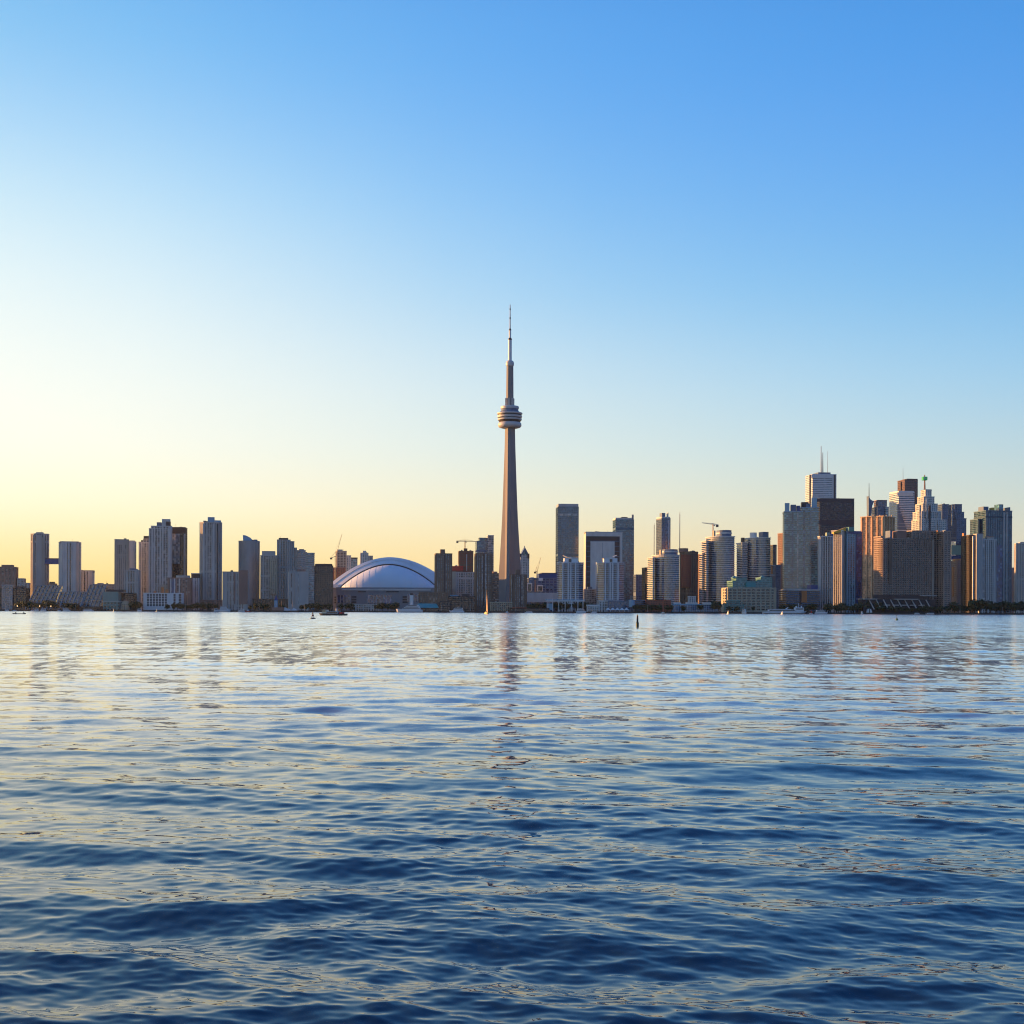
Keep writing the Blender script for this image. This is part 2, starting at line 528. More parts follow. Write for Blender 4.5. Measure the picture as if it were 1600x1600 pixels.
class Bld:
    """A building from blocks given by their outline in the photograph, each at a real depth."""

    def __init__(self, name, label, x0, x1, yt, Y, style, d=30.0, g=10.0, shape='rect', yb=None, cat='tower', group=None):
        self.g = R(g)
        self.Y = Y
        cx, w, d, pts = solve(shape, x0, x1, Y, d, self.g)
        self.cx, self.w, self.d = cx, w, d
        zt = P((x0 + x1) / 2, yt, Y)[1]
        zb = GZ if yb is None else P((x0 + x1) / 2, yb, Y)[1]
        self.zt = zt
        self.root = thing(name, label, cat, (cx, Y, GZ), self.g, group)
        facade(self.root, pts, zb - GZ, zt - GZ, style)
        if w > 14 and zt > 40:
            rg = random.Random(int(x0 * 7 + yt))
            for k in range(rg.choice((1, 2, 3))):
                u, hh, ww = rg.uniform(-.36, .3) * w, rg.uniform(.8, 2.4), rg.uniform(1.5, 4.0)
                m = MB()
                m.box(u, u + ww, d * .3 + k * 1.3, d * .3 + k * 1.3 + 3, zt - GZ + .1, zt - GZ + .6 + hh)
                m.obj('roof_plant', rg.choice((CONC, SLATE, DSTEEL)), self.root)
            m = MB()
            u = rg.uniform(-.3, .3) * w
            m.bar((u, d * .4, zt - GZ), (u, d * .4, zt - GZ + rg.uniform(3, 7)), .12, 4)
            m.obj('aerial', DSTEEL, self.root)

    def local(self, cx, Y):
        c, s = math.cos(self.g), math.sin(self.g)
        ax, ay = cx - self.cx, Y - self.Y
        return ax * c + ay * s, -ax * s + ay * c

    def add(self, x0, x1, yt, style, d=None, dy=0.0, yb=None, shape='rect', g2=None):
        Y = self.Y + dy
        cx, w, d, pts = solve(shape, x0, x1, Y, d or self.d, self.g if g2 is None else R(g2))
        if g2 is not None:
            a = R(g2) - self.g
            pts = [(x * math.cos(a) - y * math.sin(a), x * math.sin(a) + y * math.cos(a)) for x, y in pts]
        zt = P((x0 + x1) / 2, yt, Y)[1] - GZ
        zb = 0 if yb is None else P((x0 + x1) / 2, yb, Y)[1] - GZ
        lx, ly = self.local(cx, Y)
        facade(self.root, pts, zb, zt, style, lx, ly)
        return self

    def cap(self, part, x0, x1, yt, yb, m, d=None, dy=3.0, shape='rect'):
        Y = self.Y + dy
        cx, w, dd, pts = solve(shape, x0, x1, Y, d or self.d * 0.6, self.g)
        lx, ly = self.local(cx, Y)
        b = MB()
        z0, z1 = P((x0 + x1) / 2, yb, Y)[1] - GZ - 0.4, P((x0 + x1) / 2, yt, Y)[1] - GZ
        b.prism([(x + lx, y + ly) for x, y in pts], z0, z1)
        b.obj(part, m, self.root)
        return self

    def mast(self, part, px, yt, yb, r=0.6, m=None, dy=8.0, px2=None):
        Y = self.Y + dy
        a, b_ = P(px, yb, Y), P(px2 if px2 is not None else px, yt, Y)
        p0, p1 = self.local(a[0], Y), self.local(b_[0], Y)
        b = MB()
        b.bar((p0[0], p0[1], a[1] - GZ - 0.5), (p1[0], p1[1], b_[1] - GZ), r, 6, r2=r * 0.5)
        b.obj(part, m or DSTEEL, self.root)
        return self

    def strip(self, part, x, yt, yb, m, wpx=1.5, out=0.9):
        """a vertical band proud of the front wall"""
        a = P(x, yb, self.Y)
        lx, ly = self.local(a[0], self.Y)
        z0, z1 = a[1] - GZ, P(x, yt, self.Y)[1] - GZ
        hw = wpx / F * self.Y / 2
        b = MB()
        b.box(lx - hw, lx + hw, -out, 0.5, max(0, z0), z1)
        b.obj(part, m, self.root)
        return self

    def panel(self, part, x0, x1, yt, yb, m, out=0.8):
        a = P((x0 + x1) / 2, yb, self.Y)
        l0 = self.local(P(x0, yb, self.Y)[0], self.Y)[0]
        l1 = self.local(P(x1, yb, self.Y)[0], self.Y)[0]
        b = MB()
        b.box(l0, l1, -out, 0.4, max(0.05, a[1] - GZ), P((x0 + x1) / 2, yt, self.Y)[1] - GZ)
        b.obj(part, m, self.root)
        return self

    def windows(self, cols, rows, m, h=1.6):
        """each window a part; cols = list of (x0,x1), rows = list of y"""
        me = {}
        for xa, xb in cols:
            for y in rows:
                X0, Z = P(xa, y, self.Y)
                X1 = P(xb, y, self.Y)[0]
                w = round((X1 - X0) / math.cos(self.g), 1)
                if w not in me:
                    q = MB()
                    q.box(-w / 2, w / 2, -0.12, 0.3, -h / 2, h / 2)
                    me[w] = q.mesh('window', [m])
                lx = self.local((X0 + X1) / 2, self.Y)[0]
                o = link('window', me[w], self.root)
                o.location = (lx, -0.05, Z - GZ)
        return self


S_GREYP = st(CONC, G_GREY, 3.0, .5, .25, 4.2, 1.2, .7)
S_WARMP = st(WARM, G_GREY, 3.0, .5, .25, 4.0, 1.2, .6)
S_PALEP = st(PALE, G_GREY, 3.0, .5, .25, 4.6, 1.2, .8)
S_BROWN = st(BROWN, G_GREY, 2.9, 1.2, .25, 4.4, 2.3, .4)
S_GRID = st(CONC, G_DARK, 3.0, 1.0, .35, 3.6, .8, .5)
S_BLUE = st(STEELB, G_BLUE, 3.3, .5, .2, 3.2, .4, .3)
S_TEAL = st(STEELB, G_TEAL, 3.3, .5, .2, 3.4, .4, .3)
S_DARKG = st(DSTEEL, G_DARK, 3.6, .6, .2, 3.2, .3, .3)
S_BALC = st(PALE, G_BLUE, 3.1, .95, 1.3, 0, bal=True)
S_BALW = st(CWHITE, G_SLATE, 3.0, .95, 1.2, 0, bal=True)
S_PLAINC = st(None, CONC)
S_LOW = st(CONC, G_GREY, 3.4, 1.3, .3, 5.0, 1.4, .4)
S_LOWD = st(DARK, G_DARK, 3.4, 1.0, .3, 5.0, .8, .4)

# ---- the group of towers at the far west of the shore
b = Bld('apartment_block', 'broad brown brick apartment block cut off by the picture edge, beside the paired towers', -22, 28, 886, 2380, st(PINK, G_GREY, 3.0, 1.1, .3, 6.0, 2.6, .6), 30, 12)
b.cap('penthouse', 2, 22, 882.5, 886, PINK)
b.add(27, 40, 904, S_LOW, 25, 4).add(38, 47, 911, S_LOW, 22, 6)
b = Bld('office_block', 'low dark office block with pale window frames under the brown apartment block', -20, 47, 919, 2240, S_LOWD, 30, 8, cat='office block')
b.add(3, 22, 914, st(STEEL, G_BLUE, 3.5, .7, .3, 4, .7, .4), 14, -5).cap('roof_plant', 25, 40, 916, 919, DSTEEL)
b = Bld('condo_tower', 'taller of the paired towers joined by the blue bridge, slim with lit edges', 48, 76, 834, 2420, S_GREYP, 26, 12, 'cham')
b.cap('penthouse', 56, 68, 831.5, 834, CONC).strip('corner_pier', 66.5, 840, 940, WARM, 2.5, 1.5).strip('corner_pier', 52, 836, 940, WARM, 2, 1.5).panel('stair_shaft', 58, 64, 836, 940, CONC, 1.0)
b = Bld('condo_tower', 'shorter of the paired towers, with dark vertical stripes, by the blue bridge', 92, 126, 847, 2420, st(PALE, G_DARK, 3.0, .5, .2, 5.2, 2.4, .8), 28, 10, 'cham')
b.cap('roof_rim', 93, 125, 845.8, 848, WARM, 26, 1).strip('corner_pier', 124, 849, 940, WARM, 2, 1.6)
b = Bld('apartment_block', 'mid height striped block stepping down behind the shorter paired tower', 120, 147, 892, 2480, st(PALE, G_DARK, 3.0, .5, .2, 5.5, 2.6, .7), 28, 10)
b.cap('roof_rim', 126, 148, 891, 893.5, WARM, 20, 1)
sb = thing('sky_bridge', 'blue enclosed footbridge hung high between the two paired towers', 'sky bridge', (P(75, 877, 2425)[0], 2425, P(75, 877, 2425)[1]), R(3))
q = MB()
q.box(-17, 20, -2.4, 3, -5, 4.2)
q.obj('bridge_deck', BLUEP, sb)
q = MB()
q.box(-20.5, 22.5, -2.6, 3.2, 4.25, 5.2)
q.obj('roof', DARK, sb)
q = MB()
q.box(18.3, 21.5, -2.9, 2.8, -4.2, 3.6)
q.obj('bridge_end', WARM, sb)
q = MB()
q.box(-19.5, -17.1, -2.9, 2.8, -6.0, 3.8)
q.obj('bridge_end', CONC, sb)


def terraces(label, xs, ytop, ybot, lean, Y=2215):
    """Terraced flats: each storey set back from the one below."""
    x0, x1 = xs
    X0, X1 = P(x0, ybot, Y)[0], P(x1, ybot, Y)[0]
    zt, zb = P(x0, ytop, Y)[1], GZ
    r = thing('terraced_apartments', label, 'apartment block', ((X0 + X1) / 2, Y, GZ), R(6), 'stepped glass terraces on the shore')
    n = 7
    w = (X1 - X0)
    fh = (zt - zb) / n
    for k in range(n):
        sx0 = -w / 2 + lean * k * 2.4
        sx1 = w / 2 - (n - 1 - k) * 1.1 * lean
        y0 = k * 2.8
        m = MB()
        m.box(sx0, sx1, y0, 34, k * fh, k * fh + fh - 0.9, 0)
        m.obj('glazing', G_TEAL if k % 2 else G_BLUE, r)
        m = MB()
        m.box(sx0 - 0.4, sx1 + 0.4, y0 - 1.2, 34.4, k * fh + fh - 0.9, k * fh + fh)
        m.obj('terrace_slab', mat('terrace_concrete', (.27, .29, .31)), r)
    j = -w / 2
    while j < w / 2 - n * 1.1 * lean:
        m = MB()
        m.loft([[(j + u * (n * 2.0 * lean) + e, -2.0 + u * n * 2.8 + (e2 - .6) * 3, u * n * fh + .3 * (1 - u)) for e, e2 in ((0, 0), (1.5, 0), (1.5, 1), (0, 1))] for u in (0, 1)])
        m.obj('party_wall', mat('terrace_concrete', (.27, .29, .31)), r)
        j += 6.2
    return r


r = terraces('stepped glass terrace flats sloping down on their west side below the blue bridge', (40, 90), 914, 948, 1)
r = terraces('lowest stepped terrace flats with rooftop lanterns, between two taller stepped blocks', (86, 131), 924, 948, 0.4, 2205)
r = terraces('stepped glass terrace flats with a square east end, beside the blank green building', (126, 162), 913, 948, 0.8, 2212)
b = Bld('apartment_block', 'small reddish gabled block peeping over the stepped terraces', 74, 89, 912, 2330, st(PINK, G_GREY, 3, 1.2, .3, 5, 2.4, .4), 20, 8)
b.cap('gable', 77, 86, 909, 912, DBROWN)
b = Bld('apartment_block', 'low grey roofline block behind the terraces and green building', 146, 183, 913, 2500, S_LOW, 24, 6)
b.cap('penthouse', 152, 162, 911, 913, CONC)
b = Bld('blank_building', 'pale green blank walled building with small windows at its foot', 161, 190, 924.5, 2205, st(None, GREENP), 26, 4, cat='building')
b.windows([(163 + i * 5.2, 165.6 + i * 5.2) for i in range(5)], [942.5, 948, 952], G_DARK, 2.0).cap('roof_plant', 166, 197, 921.5, 924.5, DARK, 14, 8)
b.panel('pavement_arcade', 160.5, 190.5, 939.8, 940.6, PALE)
b = Bld('office_block', 'dark low block standing against the east side of the pale green building', 190, 213, 927, 2230, S_LOWD, 24, 4, cat='office block')
b = Bld('pavilion', 'small beige pavilion with a stepped roof beside the pale green building', 190, 203, 943, 2180, st(BEIGE, G_DARK, 3.2, .8, .2, 3.2, 1.4, .3), 12, 4, cat='pavilion')
b.cap('roof', 191, 201, 939.5, 943, BEIGE, 9, 1).cap('roof_lantern', 193, 199, 936.5, 939.5, PINK, 6, 2)
b = Bld('condo_tower', 'warm beige tower with a blank band under its flat top, west of the tall cluster', 179, 201, 843, 2360, st(WARM, G_GREY, 3.0, .9, .25, 3.0, 1.3, .5), 26, 14)
b.panel('mechanical_band', 179.6, 199, 844, 851, WARM, 0.9).strip('corner_pier', 199.4, 844, 900, BEIGE, 1.6, 1.2)
b = Bld('condo_tower', 'narrow grey tower with a dark stripe tucked behind the warm beige tower', 200, 212, 846, 2440, st(PALE, G_DARK, 3.0, .6, .25, 5.5, 2.6, .6), 22, 10)
b.cap('penthouse', 202, 211, 844.5, 846, CONC)
b = Bld('apartment_block', 'grey mid height block in front of the warm beige tower', 194, 219, 891, 2290, st(CONC, G_DARK, 3.0, .6, .25, 4.5, 1.9, .7), 24, 8)
b.cap('penthouse', 202, 213, 888, 891, SLATE)
b = Bld('condo_tower', 'slim dark capped tower at the west flank of the tall stepped tower', 217, 234, 847, 2430, st(PALE, G_GREY, 3.0, .6, .25, 4.0, 1.5, .7), 26, 10)
b.add(224, 234, 842, st(CONC, G_DARK, 3, .6, .25, 4, 1.0, .6), 18, 3).cap('penthouse', 224, 233, 837.5, 842, DARK, 14, 4).cap('penthouse', 220, 224, 844, 847, DARK, 14, 5)
b = Bld('condo_tower', 'tall stepped grey tower with many vertical ribs, highest of its cluster', 233, 268, 826, 2390, S_PALEP, 34, 12)
b.add(236, 268, 822, S_PALEP, 28, 4, 826).cap('penthouse', 244.5, 252.5, 816, 822.5, SLATE, 20, 8).cap('penthouse', 252.5, 266, 811, 822.5, PALE, 18, 7).cap('roof_plant', 259, 266.5, 815, 823, DARK, 16, 5.6).strip('corner_pier', 241, 824, 940, PALE, 2.2, 1.8).strip('corner_pier', 254, 824, 940, PALE, 2.2, 1.8).strip('corner_pier', 265, 823, 940, PALE, 2.2, 1.8)
b = Bld('condo_tower', 'dark brown crowned tower with a pale glass panel, beside the tall stepped tower', 268, 292, 824, 2450, st(DBROWN, G_DARK, 3.2, .7, .25, 4.0, .8, .4), 30, 6)
b.panel('crown', 268, 290, 824.5, 832.5, DBROWN, 0.9).panel('glass_bay', 269.5, 281, 834, 881, G_PALE, 1.1).strip('corner_pier', 288, 834, 930, CONC, 2.5, 1.0)
b = Bld('apartment_block', 'block with white stripes and an arched roof below the dark brown crowned tower', 262, 300, 903, 2280, st(PINK, G_GREY, 3.0, .9, .25, 4.4, 2.0, .5), 26, 8)
b.cap('roof_vault', 275, 297, 899, 903, CONC, 16, 4, 'bow').strip('white_pier', 267, 904, 945, WHITE, 1.4).strip('white_pier', 273, 904, 945, WHITE, 1.4).strip('white_pier', 280, 904, 945, WHITE, 1.2).panel('stair_shaft', 268.5, 272, 905, 932, SLATE, 0.6).add(250, 264, 914, st(WARM, G_GREY, 3.0, .9, .25, 4.4, 2.0, .5), 20, 8)
b = Bld('condo_tower', 'short slim block with a dark brown cap beside the tall pale capped tower', 299, 312, 896, 2330, st(PALE, G_GREY, 3.0, .7, .25, 4.4, 1.8, .5), 20, 8)
b.panel('crown', 299.5, 312, 896.5, 903, DBROWN, 0.8)
b = Bld('terraced_condo', 'low white terraced flats with rows of dark square windows at the shore', 224, 287, 927, 2185, st(WHITE, WHITE, 4.0, .25, .15, 0, 0, 0), 22, 5, cat='apartment block')
b.windows([(230 + i * 4.6, 233 + i * 4.6) for i in range(7)], [929.5, 933.5, 937.5, 941.5, 945.5], DARK, 2.9)
b.windows([(271, 274), (279, 283)], [929.5, 933.5, 937.5, 941.5], DARK, 3.2)
b.cap('roof_vent', 240, 244, 923.5, 927, ORANGE, 3, 5).cap('chimney', 251, 256, 917.5, 927, ORANGE, 4, 6).cap('roof_vent', 258, 263, 921, 927, ORANGE, 4, 7)  # orange base colour carries the low sun on these roof items
b = Bld('condo_tower', 'tall slender tower with a pale blue cap, standing apart above the shoreline trees', 312, 346, 816, 2350, st(CONC, G_GREY, 3.0, .6, .25, 4.0, 1.6, .7), 32, 10, 'cham')
b.cap('penthouse', 324, 335, 808, 816, PBLUE, 12, 6).cap('penthouse', 335, 345, 813, 816, PBLUE, 14, 8).cap('roof_plant', 317, 322, 813.5, 816, PINK, 10, 5).strip('corner_pier', 318, 818, 940, PALE, 2.0, 1.6).strip('corner_pier', 333, 818, 940, PALE, 2.4, 1.6).strip('corner_pier', 339.5, 818, 940, DARK, 2.4, 1.2)
b.add(310, 347, 938, st(PINK, G_GREY, 3.4, 1.2, .3, 4, 2, .4), 20, -6)
b = Bld('apartment_block', 'low grey block with a pink brick bay at the foot of the fin topped tower', 348, 388, 893.5, 2270, st(CONC, G_GREY, 3.0, .7, .25, 5.0, 2.4, .6), 24, 8)
b.cap('roof_plant', 360, 364, 891, 894, DARK, 8).panel('brick_bay', 373, 387, 891, 944, PINK, 1.5).strip('brick_pier', 366.5, 895, 944, PINK, 2.4, 1.0)
b = Bld('condo_tower', 'round fronted tower with a swept white roof fin, west of the beige gridded tower', 373, 405, 845, 2400, st(CONC, G_SLATE, 3.0, .7, .5, 4.5, 1.0, .7), 34, 8, 'bow')
bb = MB()
Yf = 2412
zz = P(388, 844, Yf)[1] - GZ
prof = [(380, 845), (379.5, 836), (384, 836.6), (391, 840), (396, 845)]
pr = [(b.local(P(x, y, Yf)[0], Yf)[0], P(x, y, Yf)[1] - GZ) for x, y in prof]
ly = b.local(P(388, 844, Yf)[0], Yf)[1]
o = len(bb.v)
n = len(pr)
bb.v += [(x, ly, z) for x, z in pr] + [(x, ly + 9, z) for x, z in pr]
for i in range(n):
    j = (i + 1) % n
    bb.f.append((o + i, o + j, o + n + j, o + n + i))
    bb.m.append(0)
bb.f += [tuple(o + n + i for i in reversed(range(n))), tuple(o + i for i in range(n))]
bb.m += [0, 0]
bb.obj('roof_fin', PBLUE, b.root)
b.cap('penthouse', 396, 402, 843, 846, SLATE, 10, 8)
b = Bld('condo_tower', 'grey tower with a stepped cap and a beige gridded bay on its east side', 407, 433, 868, 2380, st(CONC, G_GREY, 3.0, .7, .25, 4.4, 1.2, .6), 26, 6)
b.cap('penthouse', 409, 430, 861, 868, CONC, 16, 4).add(422, 433, 873, st(BEIGE, G_GREY, 3.0, 1.2, .3, 3.4, 1.3, .5), 10, -5, 928)
b = Bld('condo_tower', 'slim dark capped tower with a brick edge, west of the blue green banded tower', 433, 453, 843.5, 2400, st(CONC, G_DARK, 3.0, .7, .25, 4.0, 1.5, .7), 26, 10)
b.cap('crown', 435, 450, 840.5, 846, DARK, 14, 2).add(451, 459, 846, st(CONC, G_DARK, 3, .8, .25, 4, 1.4, .6), 20, 5).add(458, 463, 856, st(WARM, G_DARK, 3, .8, .25, 4, 1.4, .6), 18, 8).strip('brick_pier', 446, 846, 945, WARM, 2.2, 1.4)
b = Bld('glass_tower', 'blue green banded glass tower with two flat tops behind the grey blank block', 462, 491, 864, 2420, st(STEEL, G_TEAL, 3.6, .9, .4, 0), 30, 8)
b.add(463, 477, 860, st(STEEL, G_BLUE, 3.6, .8, .4, 0), 20, -3).cap('penthouse', 467, 475, 858, 861, SLATE, 10, 4)
b = Bld('blank_building', 'grey blank sided block with a brick roof cap near the dark schooner', 450, 482, 893, 2250, st(None, CONC), 26, 12, cat='building')
b.cap('roof_plant', 463, 477, 889.5, 893, PINK, 12, 4).strip('window_band', 455, 896, 944, G_GREY, 1.5, .3).strip('window_band', 460, 896, 944, WARM, 2.0, .4).strip('window_band', 466, 896, 944, G_PALE, 1.5, .3)
b = Bld('office_block', 'dark brown glass office block with a flat overhanging roof beside the dome', 491, 520, 884, 2430, st(BROWN, G_BRON, 3.4, .7, .3, 3.8, 1.1, .5), 30, 10, cat='office block')
b.cap('roof_rim', 492, 519, 881, 884.5, DBROWN, 26, -1)
b = Bld('unfinished_tower', 'unfinished brown concrete frame under a luffing crane behind the dome', 525, 541, 861, 2780, st(WARM, G_BRON, 3.2, .9, .4, 6, 1.6, .5), 24, 10)
b.cap('core_wall', 526, 535, 858.5, 861, CONC, 10, 4).add(519, 539, 887, st(RED, G_BRON, 3.2, 1.0, .3, 5, 1.6, .5), 24, -6)
b = Bld('condo_tower', 'small green glass block rising over the western shoulder of the dome', 541, 558, 872, 2800, st(STEEL, G_TEAL, 3.4, .7, .3, 4, .8, .4), 24, 8)
b.add(541, 548, 868, st(PALE, G_PALE, 3.4, .8, .3, 4, 1, .4), 16, -4).cap('roof_rim', 547, 558.5, 871, 873, DSTEEL, 22, -1)
b = Bld('condo_tower', 'pale grey tower top just visible above the crown of the dome', 562.5, 575, 864, 3000, st(PALE, G_PALE, 3.2, .8, .3, 4, 1.2, .5), 24, 8)
b.cap('penthouse', 566, 572, 860.5, 864, PALE, 12, 4).add(574, 582, 868.5, st(CONC, G_BLUE, 3.2, .8, .3, 4, 1.2, .5), 20, 3)

# ---- the domed stadium
YS = 2560
SX = P(602, 900, YS)[0]
stad = thing('domed_stadium', 'huge stadium with a pale blue arched retractable roof, beside the concrete tower', 'stadium', (SX, YS, GZ))


def sx(px):
    return P(px, 920, YS)[0] - SX


def sz(px, py):
    return P(px, py, YS)[1] - GZ


# outer vault: a thick arched shell running back from the front
def arch_pts(xa, xb, ya, yk, n=40, pw=2.0):
    out = []
    for i in range(n + 1):
        t = -1 + 2 * i / n
        x = xa + (xb - xa) * (i / n)
        out.append((x, ya + (yk - ya) * (1 - abs(t) ** pw)))
    return out


oa = arch_pts(sx(513), sx(703), sz(600, 913), sz(600, 870), 48, 1.9)
ia = arch_pts(sx(531), sx(685), sz(600, 918), sz(600, 881.5), 48, 1.9)
q = MB()
for (ya, off) in ((2.0, 0.0),):
    nA = len(oa)
    o = 0
    q.v += [(x, ya + 14, z) for x, z in oa] + [(x, 60, z + 1) for x, z in oa] + [(x, 130, z * 0.8) for x, z in oa] + [(x * .8, 190, z * 0.4) for x, z in oa]
    q.v += [(x, ya, z) for x, z in ia]
    for k in range(3):
        for i in range(nA - 1):
            q.f.append((k * nA + i, k * nA + i + 1, (k + 1) * nA + i + 1, (k + 1) * nA + i))
            q.m.append(0)
    for i in range(nA - 1):
        q.f.append((i + 1, i, 4 * nA + i, 4 * nA + i + 1))
        q.m.append(0)
q.obj('roof_arch', ROOFW, stad)
# raised ribs along the outer arch's face: two smooth steps
for (fa, fb, y) in ((0.10, 0.36, 0.6), (0.62, 0.93, 0.9)):
    q = MB()
    A = [(oa[i][0] * (1 - fa) + ia[i][0] * fa, oa[i][1] * (1 - fa) + ia[i][1] * fa) for i in range(nA)]
    B = [(oa[i][0] * (1 - fb) + ia[i][0] * fb, oa[i][1] * (1 - fb) + ia[i][1] * fb) for i in range(nA)]
    yA, yB = 16 * (1 - fa) + 2 * fa - 1.3, 16 * (1 - fb) + 2 * fb - 1.3
    q.v = [(x, yA, z) for x, z in A] + [(x, yB, z) for x, z in B] + [(x, yA + 2, z) for x, z in A] + [(x, yB + 2, z) for x, z in B]
    for i in range(nA - 1):
        q.f += [(i + 1, i, nA + i, nA + i + 1), (i, i + 1, 2 * nA + i + 1, 2 * nA + i), (nA + i + 1, nA + i, 3 * nA + i, 3 * nA + i + 1)]
        q.m += [0, 0, 0]
    q.obj('arch_rib', ROOFW, stad)
# dark seam between the arch and the front panel
q = MB()
ja = arch_pts(sx(530), sx(686), sz(600, 919), sz(600, 881.2), 48, 1.9)
jb = arch_pts(sx(533), sx(683), sz(600, 919), sz(600, 883), 48, 1.9)
q.v = [(x, .3, z) for x, z in ja] + [(x, .3, z) for x, z in jb] + [(x, 6, z) for x, z in ja] + [(x, 6, z) for x, z in jb]
for i in range(nA - 1):
    q.f += [(i + 1, i, nA + i, nA + i + 1), (i, i + 1, 2 * nA + i + 1, 2 * nA + i), (nA + i + 1, nA + i, 3 * nA + i, 3 * nA + i + 1)]
    q.m += [0, 0, 0]
q.obj('roof_seam', DARK, stad)
# front quarter dome bulging forward
q = MB()
pa = arch_pts(sx(532.5), sx(683.5), sz(600, 918.6), sz(600, 883), 48, 1.9)
rows = 14
for k in range(rows + 1):
    t = math.pi / 2 * k / rows                      # 0 at the arch, pi/2 at the eave
    for x, z in pa:
        zb = pa[0][1]
        prof = math.sqrt(max(0, (z - zb) / (pa[24][1] - zb)))
        q.v.append((x, 1.0 - 55 * math.sin(t) * prof, zb + (z - zb) * math.cos(t)))
for k in range(rows):
    for i in range(48):
        a = k * 49 + i
        q.f.append((a, a + 49, a + 50, a + 1))
        q.m.append(0)
q.obj('roof_dome', ROOFW, stad, True)
for i in range(3, 46, 3):
    q = MB()
    for k in range(rows + 1):
        t = math.pi / 2 * k / rows
        x, z = pa[i]
        zb = pa[0][1]
        prof = math.sqrt(max(0, (z - zb) / (pa[24][1] - zb)))
        y_, z_ = 1.0 - 55 * math.sin(t) * prof, zb + (z - zb) * math.cos(t)
        q.v += [(x - .35, y_ + .3, z_ - .2), (x - .35, y_ - .12, z_ + .1), (x + .35, y_ - .12, z_ + .1), (x + .35, y_ + .3, z_ - .2)]
    for k in range(rows):
        for c in range(3):
            a = 4 * k + c
            q.f.append((a, a + 1, a + 5, a + 4))
            q.m.append(0)
    q.obj('panel_seam', ROOFW, stad)
# walls
q = MB()
q.prism([(sx(513.5), 6), (sx(531.5), 6), (sx(531.5), -58), (sx(684), -58), (sx(684), 6), (sx(703), 6), (sx(703), 160), (sx(513.5), 160)], 0, sz(600, 918.8))
q.obj('wall', mat('stadium_concrete', (0.27, 0.265, 0.27), 0.8, vary=.1), stad)
q = MB()
q.prism([(sx(513), 3), (sx(531), 3), (sx(531), 100), (sx(513), 100)], sz(600, 918.5), sz(600, 913.2))
q.obj('roof_haunch', ROOFW, stad)
for (xa, xb, ya, yb, m) in ((532.5, 554, 930.5, 942, G_DEEP), (578, 616, 930, 943, G_DEEP), (640, 662, 929, 940, G_DEEP), (565, 577, 924.5, 926, DARK), (608, 627, 924.5, 926, DARK)):
    q = MB()
    q.box(sx(xa), sx(xb), -58.5, -50, sz(xa, yb), sz(xa, ya))
    q.obj('glazed_opening' if m is G_DEEP else 'wall_slot', m, stad)
    if m is G_DEEP:
        q = MB()
        k = xa
        while k < xb:
            q.box(sx(k), sx(k) + 1.2, -59.0, -52, sz(xa, yb), sz(xa, ya))
            k += 5
        q.obj('mullion', CONC, stad)
for xa in (522, 555, 633):
    for k in range(3):
        q = MB()
        q.box(sx(xa), sx(xa + 7.5), -58.8 if xa > 530 else 5.2, -20 if xa > 530 else 30, sz(xa, 934.4 + k * 4), sz(xa, 932 + k * 4))
        q.obj('louver', DARK, stad)
q = MB()
q.box(sx(540), sx(676), -59.4, -50, sz(600, 923.4), sz(600, 921))
q.obj('cornice', PALE, stad)

# ---- between the dome and the great tower
S_BROWNC = st(BROWN, G_PALE, 2.9, 1.25, .25, 3.6, 2.0, .42)
b = Bld('brown_condo', 'brown brick apartment tower with pale speckled windows covering the dome eastern edge', 679, 706, 865, 2300, S_BROWNC, 24, 8)
b.cap('lift_house', 687, 695, 858.3, 866, BROWN, 10, 6).strip('window_strip', 697, 867, 932, G_PALE, 1.2, .6).strip('recess', 694.6, 867, 932, DBROWN, 2.2, .7).strip('window_strip', 684, 868, 925, G_PALE, .8, .6)
b = Bld('hoarding_block', 'block with a bright red upper wall beside the reddish unfinished tower', 705, 723, 885, 2700, st(REDP, RED, 3.2, 2.4, .3, 0), 24, 6, yb=893, cat='building')
b.add(704, 712, 893, st(None, BEIGE), 16, -4).add(711, 742, 894, st(CONC, G_DARK, 3.4, .9, .3, 4.4, 1.6, .5), 24, -2)
b = Bld('unfinished_tower', 'unfinished reddish brown square tower under a flat jib crane', 716, 739, 861, 2720, st(BROWN, RED, 3.1, 1.2, .35, 3.4, .9, .5), 26, 6)
b.cap('core_wall', 724, 730, 856.8, 861, DBROWN, 10, 5).strip('hoist_mast', 729, 866, 892, CONC, 1.6, 1.2)
b = Bld('glass_tower', 'teal glass tower with a pale higher fin, west of the great concrete tower', 742, 764, 845.5, 2720, st(SLATE, G_TEAL, 3.4, 1.1, .3, 0), 26, 8)
b.add(747, 762, 840.5, st(SLATE, G_TEAL, 3.4, 1.1, .3, 0), 18, 3).add(760, 771, 836.5, st(PALE, G_PALE, 3.4, .7, .3, 0), 20, -5)
b = Bld('brown_condo', 'brown brick apartment tower with speckled windows before the teal glass tower', 741, 769, 865, 2290, S_BROWNC, 24, 8)
b.strip('window_strip', 758.5, 866, 946, G_PALE, 1.3, .6).strip('window_strip', 746, 866, 946, G_PALE, .9, .6).strip('recess', 755.5, 866, 946, DBROWN, 2.4, .7).strip('window_strip', 754, 868, 940, G_PALE, .7, .75)
b = Bld('apartment_block', 'mid height brown block with horizontal bands left of the great tower foot', 767, 779, 896, 2480, st(BROWN, G_GREY, 3.2, 1.5, .35, 0), 24, 8)
b.cap('penthouse', 769, 777, 893, 896, PINK, 12, 4)
b = Bld('brown_condo', 'brown brick apartment tower standing before the foot of the great concrete tower', 797, 823, 898, 2270, S_BROWNC, 24, 8)
